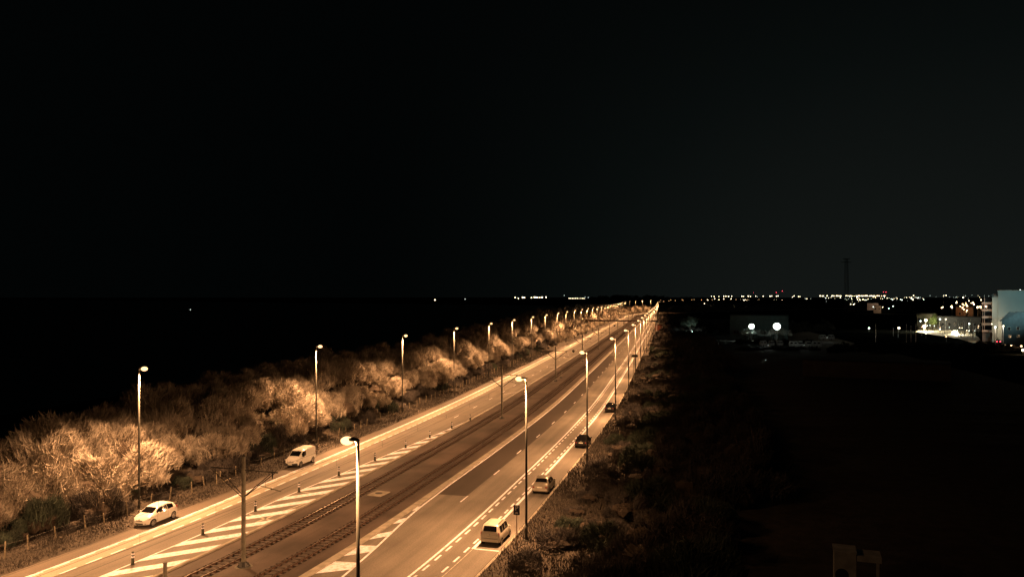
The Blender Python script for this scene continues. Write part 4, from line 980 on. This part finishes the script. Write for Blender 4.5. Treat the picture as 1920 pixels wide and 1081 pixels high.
# low dim wall in the dark field, hut at the bottom right
building('field_shed', 'very long low shed barely visible in the dark field', (1500-960)*185/FPX, (1778-960)*185/FPX, 185, 8, 3.6, mat('brown_shed_wall', (.13, .11, .10), .9, noise=.3, scale=.5), cat='shed')
hx, hy = (1606-960)*52/FPX, 52.0
t = thing('concrete_hut', 'small dim concrete hut with a flat canopy at the bottom right', 'hut', (hx, hy, 0), -.35)
M_hut = mat('dull_concrete', (.36, .37, .37), .9, noise=.4, scale=1.2)
m = MB(); m.box((-.75, 0, 1.05), (1.35, 1.6, 2.7)); m.build('wall', M_hut, t)
m = MB(); m.cyl((-.95, -.815, .95), .42, .02, 18, 'y'); m.build('round_opening', M_plastic, t)
m = MB(); m.box((-.75, 0, 2.45), (1.45, 1.7, .10)); m.box((.72, 0, 2.13), (1.5, 1.5, .38)); m.build('roof', M_hut, t)
m = MB(); m.box((1.25, -.55, .80), (.18, .18, 2.28)); m.build('post', M_hut, t)
# village: small lit street, flats, teal block
def V3(px, py, d): return pix(px, py, d)
M_teal = mat('teal_render', (.24, .33, .33), .85, noise=.12, scale=.15); M_flat = mat('flat_facade', (.26, .22, .19), .8, noise=.2, scale=.5); M_slab = mat('balcony_slab', (.50, .42, .36), .8)
D = 330.0; x0 = X(1871, D)
t = thing('apartment_block', 'teal rendered apartment block at the right edge with a blank tall gable', 'building', (x0, D, 0), turned(x0, D))
m = MB(); m.box((14, 9, 10.8), (28, 18, 22.0)); m.box((-1.05, 9.5, 9.5), (2.1, 17, 19.4)); m.build('wall', M_teal, t)
m = MB(); m.box((14, 9, 21.95), (28.3, 18.3, .3)); m.build('roof', M_concrete, t)
m = MB(); m.box((-1.0, 1.1, 19.55), (2.3, .5, .12)); m.box((-1.0, 1.1, 20.2), (2.3, .08, .08)); m.build('parapet_rail', M_galv, t)
far_light(1913, 543.6, 330, .30, G_cool, 'small lamp on top of the teal block roof', 'lamp', post=False)
t = thing('low_house', 'low house with a dark steep roof in front of the teal block', 'house', (X(1892, 312), 312, 0), turned(X(1892, 312), 312))
m = MB(); m.add([(-3.4, 0, 9.4), (-2.4, 0, 9.4), (3.2, 0, 13.0), (-.0, 0, 13.0), (-3.4, 6, 9.4), (-2.4, 6, 9.4), (3.2, 6, 13.0), (0, 6, 13.0)], [(0, 1, 2, 3), (7, 6, 5, 4), (0, 3, 7, 4), (1, 5, 6, 2), (3, 2, 6, 7), (0, 4, 5, 1)]); m.build('roof', M_roof, t)
m = MB(); m.add([(-2.4, 0, -.3), (8, 0, -.3), (8, 0, 13), (3.2, 0, 13), (-2.4, 0, 9.4), (-2.4, 6, -.3), (8, 6, -.3), (8, 6, 13), (3.2, 6, 13), (-2.4, 6, 9.4)], [(0, 1, 2, 3, 4), (9, 8, 7, 6, 5), (0, 4, 9, 5), (1, 6, 7, 2), (4, 3, 8, 9), (3, 2, 7, 8)]); m.build('wall', mat('slate_wall', (.05, .065, .07), .8, noise=.4, scale=.7), t)
for wx, wz in ((0, 6.5), (3, 6.6), (5.6, 6.4), (.2, 3.4), (3.2, 3.4)):
    m = MB(); m.box((wx, -.03, wz), (1.2, .1, 1.3)); f = m.build('window', M_concrete, t); m = MB(); m.box((wx, -.09, wz), (1.0, .05, 1.1)); m.build('pane', M_window, f)
# balcony flats
x1, x2 = X(1841, 336), X(1862, 336)
t = thing('balcony_flats', 'flats with five lit balcony slabs left of the teal block', 'building', ((x1+x2)/2, 336, 0), turned((x1+x2)/2, 336))
x0_, x2_ = x1, x2; wf = (x2-x1)*.86
m = MB(); m.box((0, 7, 8.4), (wf-.3, 12, 17.2)); m.build('wall', M_flat, t)
for k in range(5):
    z = 4.3+3.05*k; m = MB(); m.box((0, 0.2, z), (wf, 1.8, .65)); sl = m.build('balcony', M_slab, t)
    m = MB(); m.box((-1.1, -.6, z+1.55), (.16, .16, 2.5)); m.build('post', M_slab, sl)
    m = MB(); m.box((0, .97, z+1.5), (wf-1, .06, 1.7)); m.build('window', M_window, t)
point((x1+1.5, 326, 6), 1500, (1, .62, .38)); point((x2+.8, 331, 8.2), 700, (1, .68, .42)); point((x1-2, 330, 15), 900, (1, .62, .38))
far_light(1860, 607, 333, .42, G_warm, 'bright lamp on the corner of the balcony flats', 'lamp')
# unseen cool spots added above the low house to light the teal gable
for px, py, pw in ((1893, 600, 5200), (1930, 600, 7000)):
    p = pix(px, py, 305); spot((p[0]-4, p[1]-6, p[2]+6), (p[0]+6, 332, 14), pw, (.58, 1, 1), 95, .7)
for px, top_, g in ((1866, 613, G_cool), (1881, 611, G_warm)):
    p = pix(px, top_, 300); t = thing('lamp_column', f'pale lit lamp column before the teal block, {"left" if px < 1870 else "right"} one', 'lamp post', (p[0], p[1], 0))
    m = MB(); m.tube([(0, 0, 0), (0, 0, p[2])], .16, 6); m.build('post', M_signwhite, t); m = MB(); m.ball((0, -.1, p[2]+.05), .28, 8, 5); m.build('lamp_glass', g, t)
    point((p[0]-.3, p[1]-1.0, p[2]-.5), 160, (1, .9, .7))
# street with strong lamps
M_street = mat('pale_paving', (.50, .46, .34), .8, noise=.3, scale=.2)
pts = [ground(1716, 622), ground(1728, 613), ground(1757, 609), ground(1800, 612), ground(1835, 632), ground(1845, 648), ground(1795, 634)]
m = MB(); m.add([(x, y, .02) for x, y, _ in pts], [tuple(range(len(pts)))]); setting(m.build('village_street', M_street))
building('corner_house', 'pale house with a tree before it at the left end of the lit street', X(1719, 453), X(1757, 453), 453, 14, 9.0, mat('cream_wall', (.38, .37, .27), .8, noise=.3, scale=.4), wins=[(-4, 5.5, 1.2, 2), (-4, 2.2, 1.2, 1.8), (0.5, 2.2, 3, 2)], cat='house')
building('terrace_house', 'dim terrace behind the glaring street floodlight', X(1757, 440), X(1838, 440), 440, 12, 7.6, mat('dim_wall', (.05, .055, .06), .8, noise=.3, scale=.4), wins=[(q*3.1-11, 3.6, 1.3, 1.6) for q in range(8)], cat='house')
bare_tree('street_tree', 'leafy green lit tree before the pale corner house', (X(1748, 446), 446, 0), 10, 300, None, mat('lit_leaves', (.12, .17, .05), .9), 4.2, 3000)
FL = [(1736, 600, 440, .85, G_warm, 12000, 'bright lamp at the left end of the village street'), (1733, 611.5, 425, .95, G_warm, 16000, 'bright low lamp on the left kerb of the village street'), (1790, 624.5, 395, 1.7, G_warm, 24000, 'largest glaring floodlight in the village street'),
      (1685.5, 614.5, 420, .62, G_warm, 200, 'star shaped lamp alone left of the village street'), (1629.5, 614.8, 430, .42, G_cool, 40, 'small white lamp farthest left of the village'), (1762.5, 598, 430, .38, G_cool, 120, 'pale lamp over the terrace left part'), (1773.5, 598, 430, .35, G_warm, 200, 'smaller pale lamp over the terrace'),
      (1726, 601.5, 430, .32, G_cool, 120, 'small white lamp left of the pale corner house'), (1817.5, 606.5, 400, .38, G_cool, 400, 'pale lamp among the lit lamp columns')]
for px, py, d, r_, g, pw, lab in FL:
    p = pix(px, py, d); t = thing('street_lamp', lab, 'street lamp', p)
    m = MB(); m.ball((0, 0, 0), r_, 16, 9, sq=(1, .5, .9)); m.build('lamp_glass', g, t, smooth=True)
    m = MB(); m.tube([(0, .3, -p[2]), (0, .3, 0)], .12, 6); m.box((0, .55*r_+.1, 0), (r_*1.2, .2, r_*.9)); m.build('pole', M_galv, t)
    point((p[0], p[1]-r_*.6-.5, p[2]+.2), pw, (1, .84, .55) if g is G_warm else (.85, 1, .95))
for px, y0, y1 in ((1766.5, 596, 626), (1770.5, 602, 628), (1793, 600, 628), (1797, 602, 628), (1801, 604, 630), (1808.5, 604, 634), (1815, 606, 632), (1819, 600, 632), (1823, 606, 634), (1825.5, 606, 636), (1829, 612, 630), (1699.5, 608, 640), (1708, 611, 640), (1717, 607, 640), (1684, 618, 632), (1675, 615, 628), (1642, 606, 640)):
    d = FPX*EYE/(y1-HORIZON); d = min(d, 380); p = pix(px, y0, d); m = MB(); m.tube([(0, 0, -.2), (0, 0, p[2])], [.14, .09], 6); m.ball((0, 0, p[2]), .14, 6, 4)
    o = m.build('lamp_column', M_signwhite); o.location = (p[0], p[1], 0); tag(o, 'thin pale pole among the poles along the village street', 'pole', 'thin pale poles of the village')
for i in range(26):
    px = rr.uniform(1726, 1838); py = 604+rr.random()*24 + (px-1726)*.06
    far_light(px, py, min(430, FPX*EYE/(py+8-HORIZON)), rr.uniform(.16, .36), rr.choice((G_warm, G_warm, G_cool, G_orange)), 'small lamp in the glare along the lit village street', 'lamp', 'small lamps of the village street')
for i in range(52):
    px, py = rr.choice(((1766, 576), (1784, 575), (1780, 579), (1806, 572), (1812, 570), (1803, 574), (1808, 581), (1813, 584), (1820, 567), (1826, 570), (1835, 576), (1838, 575), (1806, 578), (1815, 575), (1793, 567.5)))
    far_light(px+rr.gauss(0, 2.0), py+rr.gauss(0, 1.5), rr.uniform(560, 640), rr.uniform(.4, .85), rr.choice((G_orange, G_warm, G_warm)), 'orange lamp in the cluster of hillside lamps above the terrace', 'street lamp', 'orange lamps above the terrace')
for px, py in ((1839.5, 562), (1806, 557.5)): far_light(px, py, 640, .75, G_warm, 'single lamp above the orange cluster', 'street lamp', 'single lamps above the cluster')
building('hill_house', 'brown house behind the orange lamp cluster', X(1792, 600), X(1825, 600), 600, 12, 11, mat('brown_wall', (.25, .15, .09), .8), 3, wins=[(-3, 6, 1.4, 1.6), (2, 6, 1.4, 1.6)], cat='house')
point(tuple(Vector(pix(1807, 572, 585))), 3500, (1, .5, .22))
building('balcony_tower', 'small dim block with pale balconies among the town lights', X(1638, 900), X(1652, 900), 900, 12, 8.5, mat('pale_wall_dim', (.35, .28, .22), .8), wins=[(-2, 5, 1.5, 1.5), (2, 5, 1.5, 1.5)])
building('flat_hall', 'dim beige flat roofed hall just under the golden lights', X(1626, 1100), X(1647, 1100), 1100, 20, 9.5, mat('beige_wall', (.4, .33, .27), .8), cat='hall')
point((X(1645, 900), 885, 9), 2500, (1, .7, .45)); point((X(1636, 1100), 1080, 10), 4500, (1, .7, .5))
# cars in the village
def far_car(px, py, d, rz, paint, lab, lights=None):
    p = ground(px, py) if d is None else pix(px, py, d); t = thing('parked_car', lab, 'car', (p[0], p[1], 0), rz); m = MB()
    prof = [(-2.1, .35), (-2.1, .85), (-1.5, .95), (-.9, 1.42), (.5, 1.42), (1.1, .98), (2.0, .82), (2.1, .35)]; vs = []
    for y, f in ((-.85, 1), (.85, 1)): vs += [(x, y*(.8 if z > 1.2 else 1), z) for x, z in prof]
    m.add(vs, [tuple(range(8)), tuple(range(15, 7, -1))]+[(i, (i+1) % 8, 8+(i+1) % 8, 8+i) for i in range(8)]); m.build('body', paint, t)
    for wx in (-1.3, 1.3):
        for y in (-.9, .7): m = MB(); m.cyl((wx, y, .32), .32, .2, 12, 'y'); m.build('wheel', M_rubber, t)
    if lights:
        for y in (-.6, .6): m = MB(); m.ball((-2.12, y, .75), .22, 8, 5); m.build('tail_lamp', lights, t)
far_car(1870, 637, 322, R(70), M_black, 'car with glowing red tail lamps in front of the teal block', G_red)
for i, (px, py) in enumerate(((1850, 640), (1857, 643), (1882, 646), (1893, 649), (1900, 650))): far_car(px, py, 300-i*4, rr.uniform(-.5, .5), (M_black, M_silver, M_white)[i % 3], f'car parked below the teal block, {["leftmost", "second from left", "middle", "second from right", "rightmost"][i]} of five')
far_light(1896, 648, 290, .45, G_orange, 'low orange lamp between the cars below the teal block', 'lamp'); far_light(1915, 648.5, 270, .5, G_orange, 'upper orange lamp at the right edge of the photo', 'lamp'); far_light(1918, 656, 262, .7, G_warm, 'lower pale lamp at the right edge of the photo', 'lamp')
point(tuple(Vector(pix(1896, 645, 286))), 300, (1, .6, .3)); point(tuple(Vector(pix(1913, 650, 262))), 500, (1, .6, .3)); point(tuple(Vector(pix(1870, 636, 317))), 150, (1, .05, .06))
far_light(1731.5, 650.5, 300, .28, G_dim, 'tiny lone lamp in the dark below the village street', 'lamp'); far_light(1435.5, 674.5, 230, .12, G_dim, 'tiny lone lamp in the dark field below the floodlights', 'lamp', post=True)
# dark trees between field and village, seen against the lights
tb = twig_mesh('d', 400, 5.5, 7.5, 1500, 1.6, .22, rise=.6, spread=.8, curl=.2)
spots = []; Vs = []; Qs = []; Ts = []; nb = 0
for i in range(46):
    px = rr.uniform(1385, 1545); d = rr.uniform(279, 289) if i % 2 else rr.uniform(312, 330)
    f = rr.uniform(.12, .22) if i % 2 else rr.uniform(.20, .27); V, q, tr = tb; a = rr.uniform(0, 6.28)
    Rm = np.array([[math.cos(a)*f*2, -math.sin(a)*f*2, 0], [math.sin(a)*f*2, math.cos(a)*f*2, 0], [0, 0, f]])
    Vs.append(V @ Rm.T + np.array((X(px, d), d, -.3))); Qs.append(q+nb); Ts.append(tr+nb); nb += len(V)
for i in range(150):
    px = rr.uniform(1290, 1900); d = rr.uniform(262, 292) if px > 1560 else rr.uniform(380, 520)
    if 1365 < px < 1480 and d < 380: continue
    f = rr.uniform(.25, .5) if px > 1560 else rr.uniform(.45, .8); V, q, tr = tb; a = rr.uniform(0, 6.28)
    Rm = np.array([[math.cos(a)*f, -math.sin(a)*f, 0], [math.sin(a)*f, math.cos(a)*f, 0], [0, 0, f]])
    Vs.append(V @ Rm.T + np.array((X(px, d), d, -.3))); Qs.append(q+nb); Ts.append(tr+nb); nb += len(V)
me = mesh_from('field_thicket', np.concatenate(Vs), np.concatenate(Qs), np.concatenate(Ts), M_wood_far)
o = bpy.data.objects.new('field_thicket', me); COL.objects.link(o); o['kind'] = 'stuff'; tag(o, 'dark belt of bushes across the field before the village', 'thicket')
